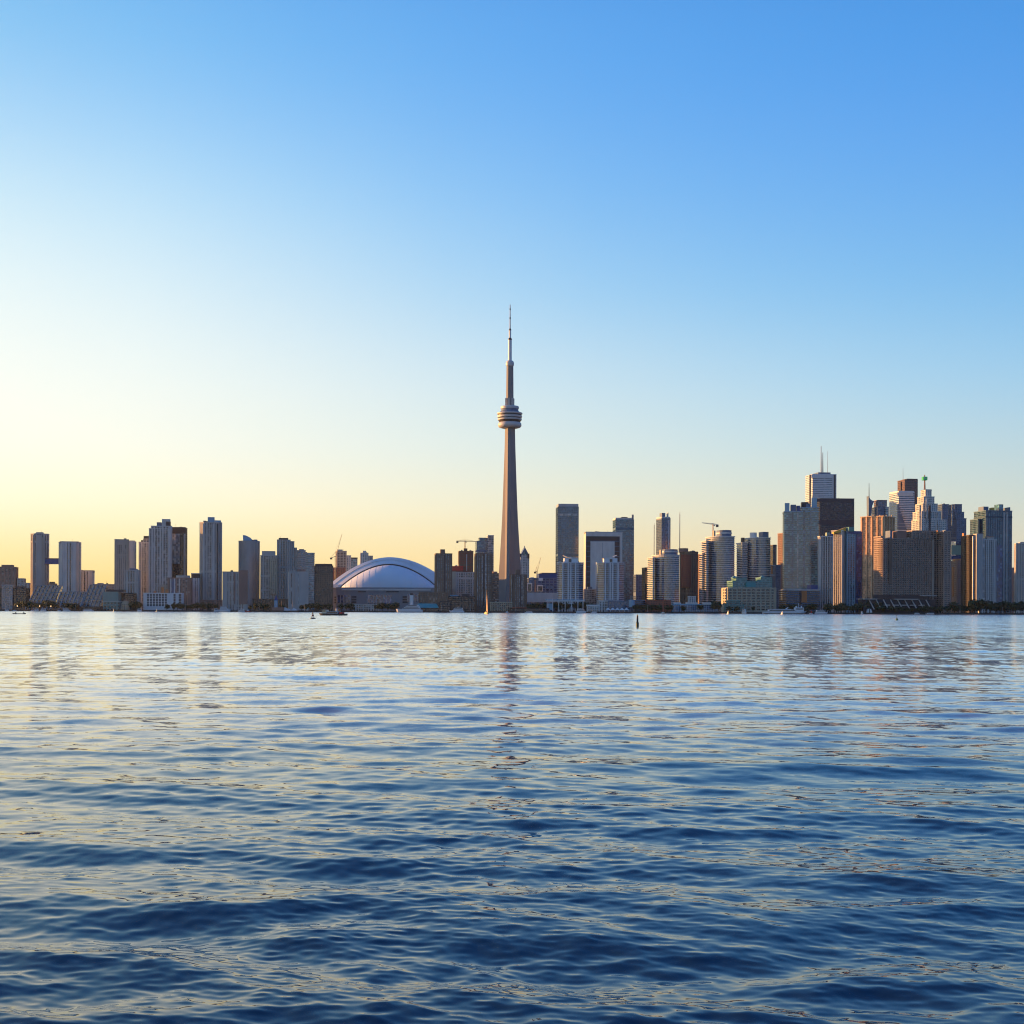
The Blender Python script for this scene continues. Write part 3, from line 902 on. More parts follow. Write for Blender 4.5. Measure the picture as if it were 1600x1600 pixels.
b.cap('lift_house', 805, 812.5, 890, 898.5, BROWN, 10, 5).strip('window_strip', 798.5, 899, 946, G_PALE, .9, .6).strip('window_strip', 811, 900, 946, G_PALE, 1.0, .6).strip('window_strip', 815.6, 899, 946, G_PALE, 1.4, .6).strip('recess', 813.4, 899, 946, DBROWN, 2.0, .7)

# ---- the great tower
YT = 2600
TX, _ = P(796.3, 700, YT)
tow = thing('observation_tower', 'soaring concrete observation tower with a round pod and long antenna mast', 'tower', (TX, YT, GZ))
mpp = YT / F


def tz(py):
    return P(796.5, py, YT)[1] - GZ


LEGS = [R(84), R(-36), R(204)]                       # measured from the west round by the camera side
half = [(948, 20.5), (922, 18.0), (885, 15.4), (847, 13.0), (810, 11.0), (772, 9.6), (735, 8.4), (700, 7.3), (668, 6.6)]
q = MB()
rings = []
for py, hw in half:
    z = tz(py)
    L = hw * mpp / math.cos(R(36))
    core = 7.3 - 0.9 * (1 - hw / 20.5)
    ring = []
    for a in LEGS:
        d = Vector((-math.cos(a), -math.sin(a)))
        e = Vector((-d.y, d.x))
        th = 2.0 + 0.7 * (hw / 20)
        L = hw * mpp / math.cos(R(36)) * (0.93 if a == LEGS[1] else 1.0)
        ring += [d * core - e * (th + 1.6), d * L - e * th, d * L + e * th, d * core + e * (th + 1.6)]
        # flat core face between this leg and the next is formed by the ring's next edge
    rings.append(ring)
order = sorted(range(12), key=lambda i: math.atan2(rings[0][i].y, rings[0][i].x))
q.loft([[(rg[i].x, rg[i].y, tz(half[k][0])) for i in order] for k, rg in enumerate(rings)])
q.obj('shaft', TOWC, tow)


def ringpart(name, prof, m, n=48, smooth=False):
    q = MB()
    q.lathe([(r * mpp, tz(y)) for r, y in prof], n)
    return q.obj(name, m, tow, smooth)


PODW = mat('pod_cladding', (0.55, 0.53, 0.51), 0.5, vary=.08)
ringpart('radome', [(9, 669), (13, 669), (16.5, 668), (18.2, 666), (18.5, 664), (18.0, 661.8), (16.8, 660.2), (12, 659.6)], PODW, smooth=True)
ringpart('pod_soffit', [(12, 660), (16.2, 660), (18.0, 656.6), (14, 656.4)], DBROWN)
ringpart('deck_ring', [(14, 657), (18.6, 656.6), (19.0, 654.6), (18.4, 654.2)], PODW)
ringpart('window_band', [(17.9, 654.4), (18.3, 652.6)], G_DARK)
ringpart('deck_ring', [(18.2, 652.8), (19.2, 652.4), (19.5, 650.0), (18.6, 649.6)], PODW)
ringpart('window_band', [(18.3, 650.0), (18.6, 647.4)], DARK)
ringpart('deck_ring', [(18.6, 647.6), (19.8, 647.2), (20.0, 645.6), (18.8, 645.0)], PODW)
ringpart('pod_roof', [(18.6, 645.4), (14.0, 642.8), (12.9, 638.8)], SLATE)
ringpart('window_band', [(13.2, 643.0), (13.0, 639.0)], G_DEEP)
ringpart('upper_ring', [(12.8, 639.2), (14.2, 639.0), (14.4, 636.0), (13.6, 635.0), (10, 634.6)], PODW)
q = MB()
for k in range(6):
    t = k * math.pi / 3 + .3
    x, y = math.cos(t) * 5.6 * mpp, math.sin(t) * 5.6 * mpp
    q.prism([(x - 2.2, y - 2.2), (x + 2.2, y - 2.2), (x + 2.2, y + 2.2), (x - 2.2, y + 2.2)], tz(635.2), tz(622.5))
q.obj('antenna_dish_rim', CONC, tow)
q = MB()
q.lathe([(5.9 * mpp, tz(636)), (5.6 * mpp, tz(600)), (5.3 * mpp, tz(570))], 6)
q.obj('upper_shaft', TOWC, tow)
ringpart('sky_pod', [(5.2, 572.5), (6.3, 571), (6.5, 567.5), (5.4, 564.5), (3.5, 563.4)], PODW)
ringpart('antenna_mast', [(2.9, 566), (2.75, 530)], WHITE, 16)
ringpart('mast_collar', [(2.9, 531.4), (3.0, 529.6), (1.8, 528.0)], DARK, 16)
ringpart('antenna_mast', [(1.75, 529), (1.7, 515)], WHITE, 16)
ringpart('mast_collar', [(1.9, 516.4), (1.95, 515), (1.0, 513.4)], DARK, 16)
ringpart('antenna_mast', [(0.9, 514), (0.55, 476)], mat('mast_red', (0.30, 0.20, 0.20), 0.5), 10)
ringpart('mast_collar', [(1.1, 498.6), (1.1, 495.8)], DARK, 10)
ringpart('mast_collar', [(1.0, 484.4), (1.0, 482)], DARK, 10)
q = MB()
a = LEGS[0]
d = Vector((-math.cos(a), -math.sin(a)))
q.bar((d.x * 9.2, d.y * 9.2 - 3.2, tz(945)), (d.x * 7.2, d.y * 7.2 - 1.2, tz(672)), 0.55)
q.obj('lift_rail', DSTEEL, tow)
q = MB()
q.lathe([(30, 0), (30, 9), (27, 11)], 36)
q.obj('base_building', CONC, tow)

# ---- east of the great tower
b = Bld('gable_tower', 'slim pale tower with a green gable peak just east of the great tower', 811, 826.5, 867, 2900, st(PALE, G_PALE, 3.4, 1.0, .3, 3.6, 1.0, .4), 26, 6)
q = MB()
w2, d2 = b.w / 2, b.d
z0 = b.zt - GZ
zp = P(819, 855, 2900)[1] - GZ
for (k, y0, y1, m, nm) in ((1.0, -0.6, d2 + .5, SLATE, 'gable_roof'), (0.62, -1.2, 0.2, G_GREEN, 'gable_window')):
    q = MB()
    zz = z0 + (zp - z0) * k
    q.v = [(-w2 * k, y0, z0 - .3), (w2 * k, y0, z0 - .3), (0, y0, zz), (-w2 * k, y1, z0 - .3), (w2 * k, y1, z0 - .3), (0, y1, zz)]
    q.f = [(0, 1, 2), (3, 5, 4), (0, 2, 5, 3), (2, 1, 4, 5), (0, 3, 4, 1)]
    q.m = [0] * 5
    q.obj(nm, m, b.root)
b.cap('corner_lantern', 811, 814, 865, 870, DARK, 5, -2).cap('corner_lantern', 823.5, 827, 865, 872, DARK, 5, -2).cap('finial', 818.5, 819.5, 853, 856, STEEL, 2, 8)
b = Bld('arena', 'long low arena hall with a dark blue hipped roof and white trim', 822, 884, 903.5, 2420, st(SLATE, G_DEEP, 4.5, 1.5, .3, 7, 1.8, .5), 60, 4, cat='arena')
b.cap('roof', 838, 884, 896.2, 904, BLUEP, 50, 4).cap('roof', 843, 880, 895, 896.5, DARK, 40, 8)
b.cap('roof_truss', 828, 834, 902, 905, WHITE, 4, -2).cap('roof_truss', 841, 848, 903, 907, WHITE, 4, -2)
b.add(819, 872, 926, st(None, PALE), 10, -40, 941).panel('entrance_bay', 823, 831, 911, 924, PALE, 3).panel('entrance_bay', 839, 848, 914, 924, PALE, 3).panel('dark_window', 824.5, 829.5, 913, 923, G_DARK, 3.3).panel('dark_window', 840.5, 847, 916, 923, G_DARK, 3.3).strip('brick_pier', 836, 906, 925, PINK, 2.5, 3)
b = Bld('glass_tower', 'tall dark blue glass office tower with a pale flat crown, east of the great tower', 868, 903.5, 792, 2640, st(STEELB, G_BLUE, 4.0, .8, .25, 3.2, .5, .3), 40, 4)
b.cap('crown', 868.6, 903.2, 787.2, 792.5, STEEL, 39, .4).panel('crown_band', 870, 902, 802.5, 806, G_PALE, .6)
b = Bld('framed_office', 'broad pale office slab with a dark arch shaped recess on its front', 912, 972, 832, 2560, st(None, PALE), 36, 3, cat='office block')
b.panel('dark_arch', 915.5, 968, 838, 945, DBROWN, .5).panel('centre_panel', 922, 960, 846, 945, PALE, 1.2).cap('roof_rim', 911.8, 972.4, 830.8, 832.6, STEEL, 34, .6)
for k in range(12):
    b.panel('floor_rib', 915.6, 967.8, 845 + k * 8, 846 + k * 8, SLATE, .75)
b.strip('panel_joint', 941, 848, 940, SLATE, .4, 1.3)
b = Bld('glass_tower', 'grey green glass office tower with a spiked corner, behind the pale framed slab', 957, 990, 812, 2800, st(STEELB, G_TEAL, 4.0, .9, .25, 4.0, .4, .25), 40, 4)
b.cap('crown', 957, 989.5, 809, 812.5, PALE, 38, .5).cap('corner_spike', 986.4, 989.6, 804, 811, SLATE, 6, 0).cap('roof_plant', 969, 980, 807.8, 810, DARK, 14, 8)


def twin(label, x0, x1, fx, swoosh):
    b = Bld('balcony_condo', label, x0, x1, 879, 2240, S_BALW, 30, 5, 'cham', group='twin white balcony towers')
    n0, n1 = fx(880), fx(903)
    lo, hi = min(n0, n1), max(n0, n1)
    b.cap('penthouse', lo, hi, 872, 879.5, WHITE, 14, 6)
    a, c = fx(888), fx(892.5)
    b.cap('penthouse_window', min(a, c), max(a, c), 873.5, 879, G_DARK, 3, 5.2)
    # swept roof blade
    Y = 2246
    pts = [(fx(880.5), 868.2), (fx(886), 870.6), (fx(894), 872.2), (fx(903), 872.4)]
    q = MB()
    L = [(b.local(P(x, y, Y)[0], Y)[0], P(x, y, Y)[1] - GZ) for x, y in pts]
    yy = 5.0
    k = len(L)
    q.v = [(x, yy, z) for x, z in L] + [(x, yy, z + 1.0) for x, z in L] + [(x, yy + 14, z) for x, z in L] + [(x, yy + 14, z + 1.0) for x, z in L]
    for i in range(k - 1):
        q.f += [(i, i + 1, k + i + 1, k + i), (k + i, k + i + 1, 3 * k + i + 1, 3 * k + i), (2 * k + i + 1, 2 * k + i, 3 * k + i, 3 * k + i + 1), (i + 1, i, 2 * k + i, 2 * k + i + 1)]
        q.m += [0] * 4
    q.obj('roof_blade', WHITE, b.root)
    for px in (879, 887.5, 891.5, 899):
        b.strip('white_pier', fx(px), 879, 938, WHITE, 1.7, 1.9)
    for px in (884, 896.5):
        b.strip('window_strip', fx(px), 882, 936, G_DARK, 2.2, 1.0)
    q1, q2 = fx(872.5), fx(876)
    b.cap('side_bay', min(q1, q2), max(q1, q2), 877.5, 880, PALE, 10, 3)
    b.add(min(fx(872), fx(911)), max(fx(872), fx(911)), 939, st(PALE, G_GREY, 4, 1.0, .3, 4, 1.2, .4), 20, -8)
    return b


twin('white balcony tower whose roof blade sweeps up toward the great tower', 871, 911, lambda x: x, -1)
twin('white balcony tower whose roof blade sweeps up away from the great tower', 932, 974, lambda x: 1844.5 - x, 1)
b = Bld('apartment_block', 'low grey glass infill block between the two white balcony towers', 910, 936, 921, 2300, st(STEEL, G_GREY, 3.4, .8, .3, 4, 1, .4), 24, 4)
b.cap('roof_plant', 917, 925, 917, 921, SLATE, 10)
b = Bld('apartment_block', 'grey slate block in the gap east of the spiked glass tower', 990, 1005, 898, 2700, st(SLATE, G_SLATE, 3.4, 1.0, .3, 4, 1.2, .4), 24, 6)
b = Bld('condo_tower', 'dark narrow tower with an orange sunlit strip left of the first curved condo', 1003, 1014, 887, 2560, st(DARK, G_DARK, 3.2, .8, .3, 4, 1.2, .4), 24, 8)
b.strip('brick_bay', 1009.5, 893, 912, ORANGE, 3.0, .9)  # sunlight on this strip is painted as orange colour
b = Bld('glass_tower', 'slate blue slab tower with a notched crown, far behind the curved condos', 1025, 1047, 810, 3250, st(SLATE, G_SLATE, 3.8, .5, .25, 3.4, .5, .35), 36, 14)
b.cap('crown', 1025.2, 1046.5, 807.4, 811, PALE, 34, .8).cap('penthouse', 1030, 1039, 801.5, 808, SLATE, 16, 6).cap('penthouse', 1041, 1044, 801, 808, PALE, 10, 6).strip('white_pier', 1045.2, 812, 870, WHITE, 1.3, 1.0)


def lattice_mast(label, px, yt, yb, Y, r=0.7):
    X, z0 = P(px, yb, Y)
    z1 = P(px, yt, Y)[1]
    t = thing('lattice_mast', label, 'mast', (X, Y, z0))
    q = MB()
    H = z1 - z0
    for sxx, syy in ((-1, -1), (1, -1), (0, 1)):
        q.bar((sxx * r, syy * r, 0), (sxx * r * .5, syy * r * .5, H), .28, 4)
    k = 0
    n = int(H / 3)
    for i in range(n):
        a, c = i * H / n, (i + 1) * H / n
        q.bar((-r, -r, a), (r, -r, c), .18, 4)
        q.bar((r, -r, a), (0, r, c), .18, 4)
    q.obj('lattice_mesh', mat('mast_grey', (.34, .30, .28), .5), t)
    q = MB()
    q.bar((0, 0, H), (0, 0, H + 4), .3, 6)
    q.obj('lightning_rod', DSTEEL, t)
    return t


lattice_mast('thin lattice radio mast rising behind the orange lit round tower', 1062, 803, 862, 2760)
lattice_mast('short thin mast beside the slate blue slab tower', 1022, 820, 870, 3230, .9)
# curved condos
S_CURV = st(PALE, G_SLATE, 3.1, .9, 1.1, 0, bal=True)
b = Bld('curved_condo', 'lower curved balcony tower with a set back roof drum, beside the orange round tower', 1019, 1061, 867, 2300, S_CURV, 40, 12, 'swoop')
b.add(1012, 1022, 871, st(PALE, G_SLATE, 3.1, .9, 1.1, 0, bal=True), 28, 8).cap('roof_drum', 1034, 1058.5, 858, 867.5, SLATE, 22, 8, 'bow').cap('drum_band', 1033, 1059, 860.5, 862.5, PALE, 24, 7, 'bow').cap('lift_house', 1030, 1034, 859, 867, BEIGE, 6, 10)
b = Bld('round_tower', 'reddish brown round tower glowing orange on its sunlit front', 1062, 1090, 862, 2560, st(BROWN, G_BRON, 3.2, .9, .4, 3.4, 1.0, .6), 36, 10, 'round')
b.cap('roof_drum', 1060, 1075, 856.5, 862.5, PINK, 20, 6, 'round').cap('roof_drum', 1075, 1085, 861, 866, SLATE, 16, 4).add(1064, 1080, 867, st(RED, ORANGE, 3.2, .8, .3, 2.8, .7, .5), 16, -5, 918, 'round')  # the sunlit curve is painted in as an orange and red block
b = Bld('condo_tower', 'narrow tower wedged between the orange round tower and the taller curved condo', 1085, 1097, 866, 2600, st(PINK, G_SLATE, 3.2, .9, .4, 4, 1.4, .5), 26, 12)
b = Bld('curved_condo', 'taller curved balcony tower with a construction crane on its roof', 1103, 1147, 838, 2320, S_CURV, 42, 12, 'swoop')
b.add(1096, 1106, 845, st(PALE, G_SLATE, 3.1, .9, 1.1, 0, bal=True), 30, 9).add(1093.5, 1099, 864, st(PALE, G_SLATE, 3.1, .9, 1.1, 0, bal=True), 26, 16)
b.cap('roof_drum', 1119, 1142.5, 828, 838.5, SLATE, 24, 8, 'bow').cap('drum_band', 1118, 1143, 831.5, 833.5, PALE, 26, 7, 'bow').cap('lift_house', 1113, 1117.5, 829, 838, BEIGE, 6, 10)
b = Bld('curved_condo', 'curved balcony tower with a white roof cylinder, glowing on its western wing', 1162, 1203, 840, 2420, S_CURV, 40, 12, 'swoop')
b.add(1151, 1167, 848, st(PALE, G_SLATE, 3.1, .9, 1.1, 0, bal=True), 26, 10).cap('lift_house', 1157, 1163, 840, 848, DARK, 8, 14).cap('roof_cylinder', 1171, 1182, 832, 840.5, WHITE, 12, 8, 'round').cap('roof_drum', 1185, 1200.5, 831, 840.5, SLATE, 18, 8)
b = Bld('office_block', 'dark brown plain tower just east of the white cylinder roofed condo', 1200, 1213, 852, 2800, st(DBROWN, G_DARK, 3.8, .6, .2, 4, .6, .3), 26, 10, cat='office block')
b.cap('roof_rim', 1203, 1213, 851, 853, DARK, 20, 1)
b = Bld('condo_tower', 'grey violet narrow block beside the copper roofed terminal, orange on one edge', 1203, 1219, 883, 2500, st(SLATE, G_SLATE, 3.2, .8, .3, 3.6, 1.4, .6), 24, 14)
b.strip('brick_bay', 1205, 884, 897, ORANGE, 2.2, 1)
# old terminal warehouse
b = Bld('terminal_warehouse', 'beige warehouse with rows of windows and a green copper glass upper floor', 1127, 1213, 918, 2200, st(None, BEIGE), 50, 6, cat='warehouse')
cols = [(1137 + i * 7.6, 1142.2 + i * 7.6) for i in range(9)] + [(1206.5, 1209.5)]
b.windows(cols, [922, 926.5, 931, 935, 939.5, 943.5, 948, 952], G_DARK, 2.4)
b.windows([(1129 + i * 2.7, 1130.6 + i * 2.7) for i in range(2)], [922, 926.5, 931, 935, 939.5, 943.5], G_DARK, 2.3)
b.strip('corner_pier', 1134.2, 919, 950, BEIGE, 1.8, .8).strip('corner_pier', 1204, 917.5, 955, BEIGE, 1.5, .7).strip('corner_pier', 1212, 917.5, 955, BEIGE, 1.5, .7)
S_GRN = st(COPPER, G_GREEN, 3.4, .9, .3, 4, .8, .4)
b.add(1136, 1206, 908, S_GRN, 36, 6, 918.5).add(1143, 1166, 903, S_GRN, 28, 9, 908.5).add(1181, 1206, 902.5, S_GRN, 28, 9, 908.5)
for px in (1149, 1193):
    q = MB()
    Y = 2210
    lx, ly = b.local(P(px, 900, Y)[0], Y)
    z0, z1 = P(px, 903.2, Y)[1] - GZ, P(px, 899, Y)[1] - GZ
    q.v = [(lx - 5, ly, z0), (lx + 5, ly, z0), (lx + 5, ly + 14, z0), (lx - 5, ly + 14, z0), (lx, ly + 7, z1)]
    q.f = [(0, 1, 4), (1, 2, 4), (2, 3, 4), (3, 0, 4), (3, 2, 1, 0)]
    q.m = [0] * 5
    q.obj('roof_peak', COPPER, b.root)
b.panel('glass_bay', 1166, 1181, 910, 917.5, TEALR, -5.2)
# ---- the financial district
b = Bld('brick_tower', 'slim pinkish brick tower edge against the tall balcony glass tower', 1215, 1226, 833, 2560, st(PINK, G_BRON, 3.2, 1.0, .3, 3.2, 1.3, .5), 26, 16)
S_ICE = st(ICE, G_TEAL, 3.1, .5, 1.1, 0, bal=False)
b = Bld('balcony_tower', 'very tall teal glass tower with thin balcony lines and pale blue roof screens', 1223, 1278.5, 799, 2380, S_ICE, 40, -8, 'rect')
b.add(1250, 1278, 793, S_ICE, 30, 6, 800).cap('roof_screen', 1225, 1233, 786, 800, PBLUE, 14, 3).cap('roof_screen', 1234, 1243.5, 788.5, 800, SLATE, 20, 5).cap('roof_screen', 1243.5, 1250, 790, 800, BLUEP, 16, 6).cap('roof_plant', 1250.5, 1263, 784.5, 794, DARK, 18, 9).cap('roof_screen', 1258, 1266, 787, 794, SLATE, 14, 8).cap('roof_screen', 1267, 1276, 777.5, 794, PBLUE, 16, 8).strip('glass_bay', 1238, 801, 918, G_SLATE, 2.4, 1.4).strip('glass_bay', 1246, 801, 918, G_PALE, 2.2, 1.5).strip('glass_bay', 1256, 797, 918, G_SLATE, 3, 1.4).strip('glass_bay', 1266, 797, 918, G_BLUE, 2.4, 1.5)
b = Bld('parking_podium', 'low dark podium with pale horizontal bands and an orange panel below the teal tower', 1217, 1281, 922, 2260, st(SLATE, G_DARK, 3.6, 1.4, .5, 0), 40, 6, cat='podium building')
b.panel('orange_panel', 1252, 1260.5, 923, 941, ORANGE, 1.2).cap('roof_rim', 1219, 1281, 920.8, 922.3, PALE, 36, -1).panel('dark_bay', 1249, 1252, 923, 944, DARK, 1.0).cap('roof_plant', 1261, 1278, 914, 922, BLUEP, 18, 8)
b = Bld('bank_tower', 'white marble skyscraper with fine horizontal lines and three roof aerials', 1258, 1306, 741, 3250, st(MARBLE, G_PALE, 4.2, 2.3, .3, 0), 52, 6)
b.cap('roof_plant', 1270, 1297, 738, 741.5, SLATE, 36, 8).mast('aerial', 1283, 697, 739, 1.3, mat('aerial_red', (.35, .22, .2), .5)).mast('aerial', 1285.6, 707, 739, 1.5, STEEL).mast('aerial', 1293.2, 705, 739, .6, STEEL)
b.panel('corner_pier', 1300.8, 1302.6, 741.5, 800, MARBLE, 1.4).panel('dark_corner', 1303, 1305.6, 742, 800, DARK, 1.2).panel('dark_corner', 1263.6, 1266, 742, 800, DARK, 1.2).panel('top_band', 1267, 1302, 741.5, 747, MARBLE, 1.1)
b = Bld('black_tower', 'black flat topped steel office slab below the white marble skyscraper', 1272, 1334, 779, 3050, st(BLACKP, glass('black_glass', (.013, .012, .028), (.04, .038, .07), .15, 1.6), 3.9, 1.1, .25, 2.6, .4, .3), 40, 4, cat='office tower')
b.panel('louvre_band', 1274, 1334, 779.5, 784, BLACKP, .7)
b.panel('louvre_band', 1274, 1334, 813, 820, BLACKP, .7)
b = Bld('ribbed_condo', 'waterfront condo with bold pale vertical ribs beside deep blue glass', 1279, 1300, 838, 2288, st(PALE, G_DARK, 2.9, .35, .15, 3.9, 1.4, 1.6), 9, 3)
b.add(1300, 1322, 829, st(PALE, G_DARK, 2.9, .35, .15, 3.8, 1.5, 1.5), 14, 22, g2=-40).add(1319, 1336, 830, st(PBLUE, G_TEAL, 2.9, .6, .3, 4.5, 1.4, .5), 16, 14).add(1335, 1346, 831, st(BLUEP, G_DEEP, 2.9, .5, .25, 5, .5, .3), 9, 15)
b.cap('roof_screen', 1320.5, 1345, 829.8, 833.5, BLUEP, 12, 13).cap('roof_screen', 1322, 1334, 823.5, 830, COPPER, 14, 10).cap('roof_screen', 1289, 1296, 832, 838, GREENP, 10, 4).cap('roof_screen', 1294, 1301, 834, 843, BLUEP, 10, -1)
q = MB()
Y = 2304
L = [(b.local(P(x, y, Y)[0], Y), P(x, y, Y)[1] - GZ) for x, y in ((1303, 831), (1321.5, 824), (1321.5, 829.5), (1303, 834))]
q.v = [(p[0], p[1], z) for p, z in L] + [(p[0], p[1] + 10, z) for p, z in L]
q.f = [(3, 2, 1, 0), (4, 5, 6, 7), (0, 1, 5, 4), (2, 3, 7, 6), (1, 2, 6, 5), (3, 0, 4, 7)]
q.m = [0] * 6
q.obj('sloped_roof', YELLOW, b.root)
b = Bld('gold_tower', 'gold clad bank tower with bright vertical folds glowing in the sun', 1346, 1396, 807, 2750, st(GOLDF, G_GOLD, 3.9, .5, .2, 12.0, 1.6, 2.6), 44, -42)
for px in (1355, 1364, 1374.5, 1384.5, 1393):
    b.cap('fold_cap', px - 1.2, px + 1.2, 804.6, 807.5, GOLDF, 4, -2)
b = Bld('spire_tower', 'dark blue tower with a curved fin and needle spire rising behind the gold tower', 1361, 1388, 792, 3150, st(SLATE, G_DEEP, 3.9, .6, .25, 4, .5, .3), 34, 8)
b.add(1365, 1385, 781.5, st(PINK, G_SLATE, 3.9, .6, .25, 4, .5, .3), 24, 4, 793).add(1378, 1387, 792, st(PALE, G_TEAL, 3.9, 1.2, .3, 0), 20, -4)
q = MB()
Y = 3156
L = [(b.local(P(x, y, Y)[0], Y), P(x, y, Y)[1] - GZ) for x, y in ((1357.5, 808), (1357.3, 775), (1360, 780), (1363.5, 782.5), (1366, 783), (1363, 790), (1360.5, 808))]
k = len(L)
q.v = [(p[0], p[1], z) for p, z in L] + [(p[0], p[1] + 12, z) for p, z in L]
q.f = [tuple(range(k)), tuple(reversed(range(k, 2 * k)))] + [((i + 1) % k, i, k + i, k + (i + 1) % k) for i in range(k)]
q.m = [0] * len(q.f)
q.obj('curved_fin', SLATE, b.root)
b.mast('spire', 1357.9, 755, 778, 1.0, DSTEEL, 10)
b = Bld('white_tower', 'pale tower with a bright sunlit western face and stepped dark glass front', 1389, 1428, 769, 3000, st(MARBLE, G_SLATE, 3.9, 1.9, .3, 0), 46, 10, cat='office tower')
b.cap('crown', 1389.4, 1427.6, 767, 770, MARBLE, 44, .4).panel('top_band', 1400.5, 1427, 769.5, 775, PALE, .7)
for k in range(8):  # stair-stepped glass reflection painted as dark slate panels
    b.panel('painted_reflection', 1401, 1404 + k * 1.7, 788 + k * 5, 793 + k * 5 - .4, SLATE, .62 + k * .01)
b = Bld('red_tower', 'deep red granite skyscraper with a notched top behind the pale tower', 1402, 1433, 749.5, 3300, st(mat('red_granite', (.16, .07, .06), .45), G_BRON, 4.0, 1.6, .3, 5, 1.0, .5), 40, 8)
b.cap('crown', 1408, 1433, 748, 750.5, DBROWN, 30, 2).strip('recess', 1407, 753, 790, DARK, 2.0, 1.0).mast('aerial', 1411, 731, 749, .6, STEEL)
b = Bld('stepped_tower', 'stepped grey green tower tapering to a spire with a square green sign', 1424, 1478, 812, 2900, st(PALE, G_TEAL, 3.9, 1.3, .3, 4.6, 1.2, .6), 48, 8)
S_STP = st(PALE, G_TEAL, 3.9, 1.3, .3, 4.6, 1.2, .6)
b.add(1426, 1470, 799, S_STP, 42, 3, 813).add(1430, 1464, 787, S_STP, 36, 6, 800).add(1433, 1459, 776, S_STP, 30, 9, 788).add(1438.5, 1454.5, 766, S_STP, 22, 13, 777)
b.cap('roof_rim', 1438, 1455, 764.6, 766.6, SLATE, 23, 12.6).mast('spire', 1444.8, 742, 766, 2.0, PINK, 22)
q = MB()
Y = 2918
X, Z = P(1444.6, 747.8, Y)
lx, ly = b.local(X, Y)
q.box(lx - 4.4, lx + 4.4, ly - 4.4, ly + 4.4, Z - GZ - 3.6, Z - GZ + 3.6)
o = q.obj('sign', GREENS, b.root)
q = MB()
q.box(lx - 2.6, lx - .4, ly - 4.8, ly - 4.3, Z - GZ - 2.2, Z - GZ + 2.2)
q.box(lx - .35, lx + 1.6, ly - 4.8, ly - 4.3, Z - GZ - 1.2, Z - GZ + 1.2)
q.obj('sign_logo', mat('sign_pale', (.45, .75, .5), .5), o)
b.strip('glass_bay', 1436, 790, 830, G_PALE, 2.0, 1.6).strip('glass_bay', 1447, 778, 830, G_PALE, 2.4, 1.6).strip('dark_bay', 1452, 790, 830, DARK, 3, 1.2).strip('glass_bay', 1466, 800, 830, G_PALE, 2.0, 1.6)
b = Bld('stepped_tower', 'grey blue tower with stepped shoulders east of the green signed spire tower', 1481, 1509, 810, 2950, st(SLATE, G_SLATE, 3.9, 1.2, .3, 4.6, 1.2, .6), 40, 8)
b.add(1481, 1505.5, 800, st(SLATE, G_SLATE, 3.9, 1.2, .3, 4.6, 1.2, .6), 34, 3, 811).add(1481.5, 1502, 788, st(SLATE, G_SLATE, 3.9, 1.2, .3, 4.6, 1.2, .6), 28, 6, 801).strip('glass_bay', 1486.5, 790, 822, G_PALE, 1.4, 1.6)
b = Bld('office_block', 'grey office block shoulder between the two stepped towers', 1461, 1482, 788, 3080, st(SLATE, G_SLATE, 3.9, 1.3, .3, 4.6, 1.2, .6), 34, 8, cat='office block')
# waterfront hotel
S_HOT = st(HOTC, G_DARK, 3.0, .8, .8, 3.9, .5, 1.1)
b = Bld('hotel_slab', 'huge brown waterfront hotel slab with a dense balcony grid and glowing roof edge', 1367, 1466, 842, 2190, S_HOT, 26, 12, cat='hotel')
b.add(1366, 1379, 838, st(HOTC, G_BRON, 3.0, 1.1, .9, 4.2, 1.2, 1.2), 22, -4)
b.cap('penthouse', 1383, 1394, 829, 842.5, SLATE, 16, 2).cap('penthouse', 1394, 1416, 829.5, 842.5, PINK, 16, 3).add(1416, 1463, 829.5, st(HOTC, G_DARK, 3.2, 1.2, .6, 6, 1.0, .8), 18, 3, 842.5).panel('brick_bay', 1384.5, 1390, 842, 912, BROWN, 1.4).strip('corner_pier', 1461, 831, 945, WARM, 2.4, 1.6)
b = Bld('hotel_slab', 'paler hotel wing with close horizontal window rows joined to the brown balcony slab', 1460, 1485, 830, 2184, st(HOTC, G_DARK, 3.0, 1.5, .4, 6.2, 1.3, .5), 30, 10, cat='hotel')
b.cap('roof_plant', 1462, 1466, 829, 834, ORANGE, 6, 3).cap('roof_plant', 1472, 1482, 828, 830.5, SLATE, 10, 6)
hp = thing('hotel_podium', 'low concrete hotel podium held up on slanted pale pillars', 'podium building', (P(1405, 940, 2174)[0], 2174, GZ), R(8))
q = MB()
q.box(-57, 60, 3, 24, 0, 21)
q.obj('wall', DARK, hp)
q = MB()
q.box(-57, -36, -2.5, 24, 20.4, 21.8)
q.obj('canopy', CONC, hp)
q = MB()
q.box(-8, 30, -2.5, 24, 20.3, 21.7)
q.obj('canopy', CONC, hp)
q = MB()
q.box(34, 60, -1.5, 24, 26, 27.4)
q.obj('canopy', CONC, hp)
q = MB()
q.box(-40, 50, 1.8, 6, 21.9, 27.6)
q.obj('upper_terrace', DBROWN, hp)
for k in range(9):
    q = MB()
    x = -48 + k * 11.5
    q.bar((x + 6.5, -3.5, 5), (x, 2.0, 20.3), .95, 4)
    q.obj('slanted_pillar', CONC, hp)
for k in range(5):
    q = MB()
    x = -24 + k * 14
    q.box(x, x + 9, -1.6, 3, 11.2, 12.6)
    q.obj('balcony_slab', CONC, hp)
b = Bld('office_block', 'green banded office block glimpsed between the paler hotel wing and the grey condo', 1484, 1504, 846, 2500, st(BLUEP, G_DEEP, 4, 1.2, .3, 0), 24, 8, cat='office block')
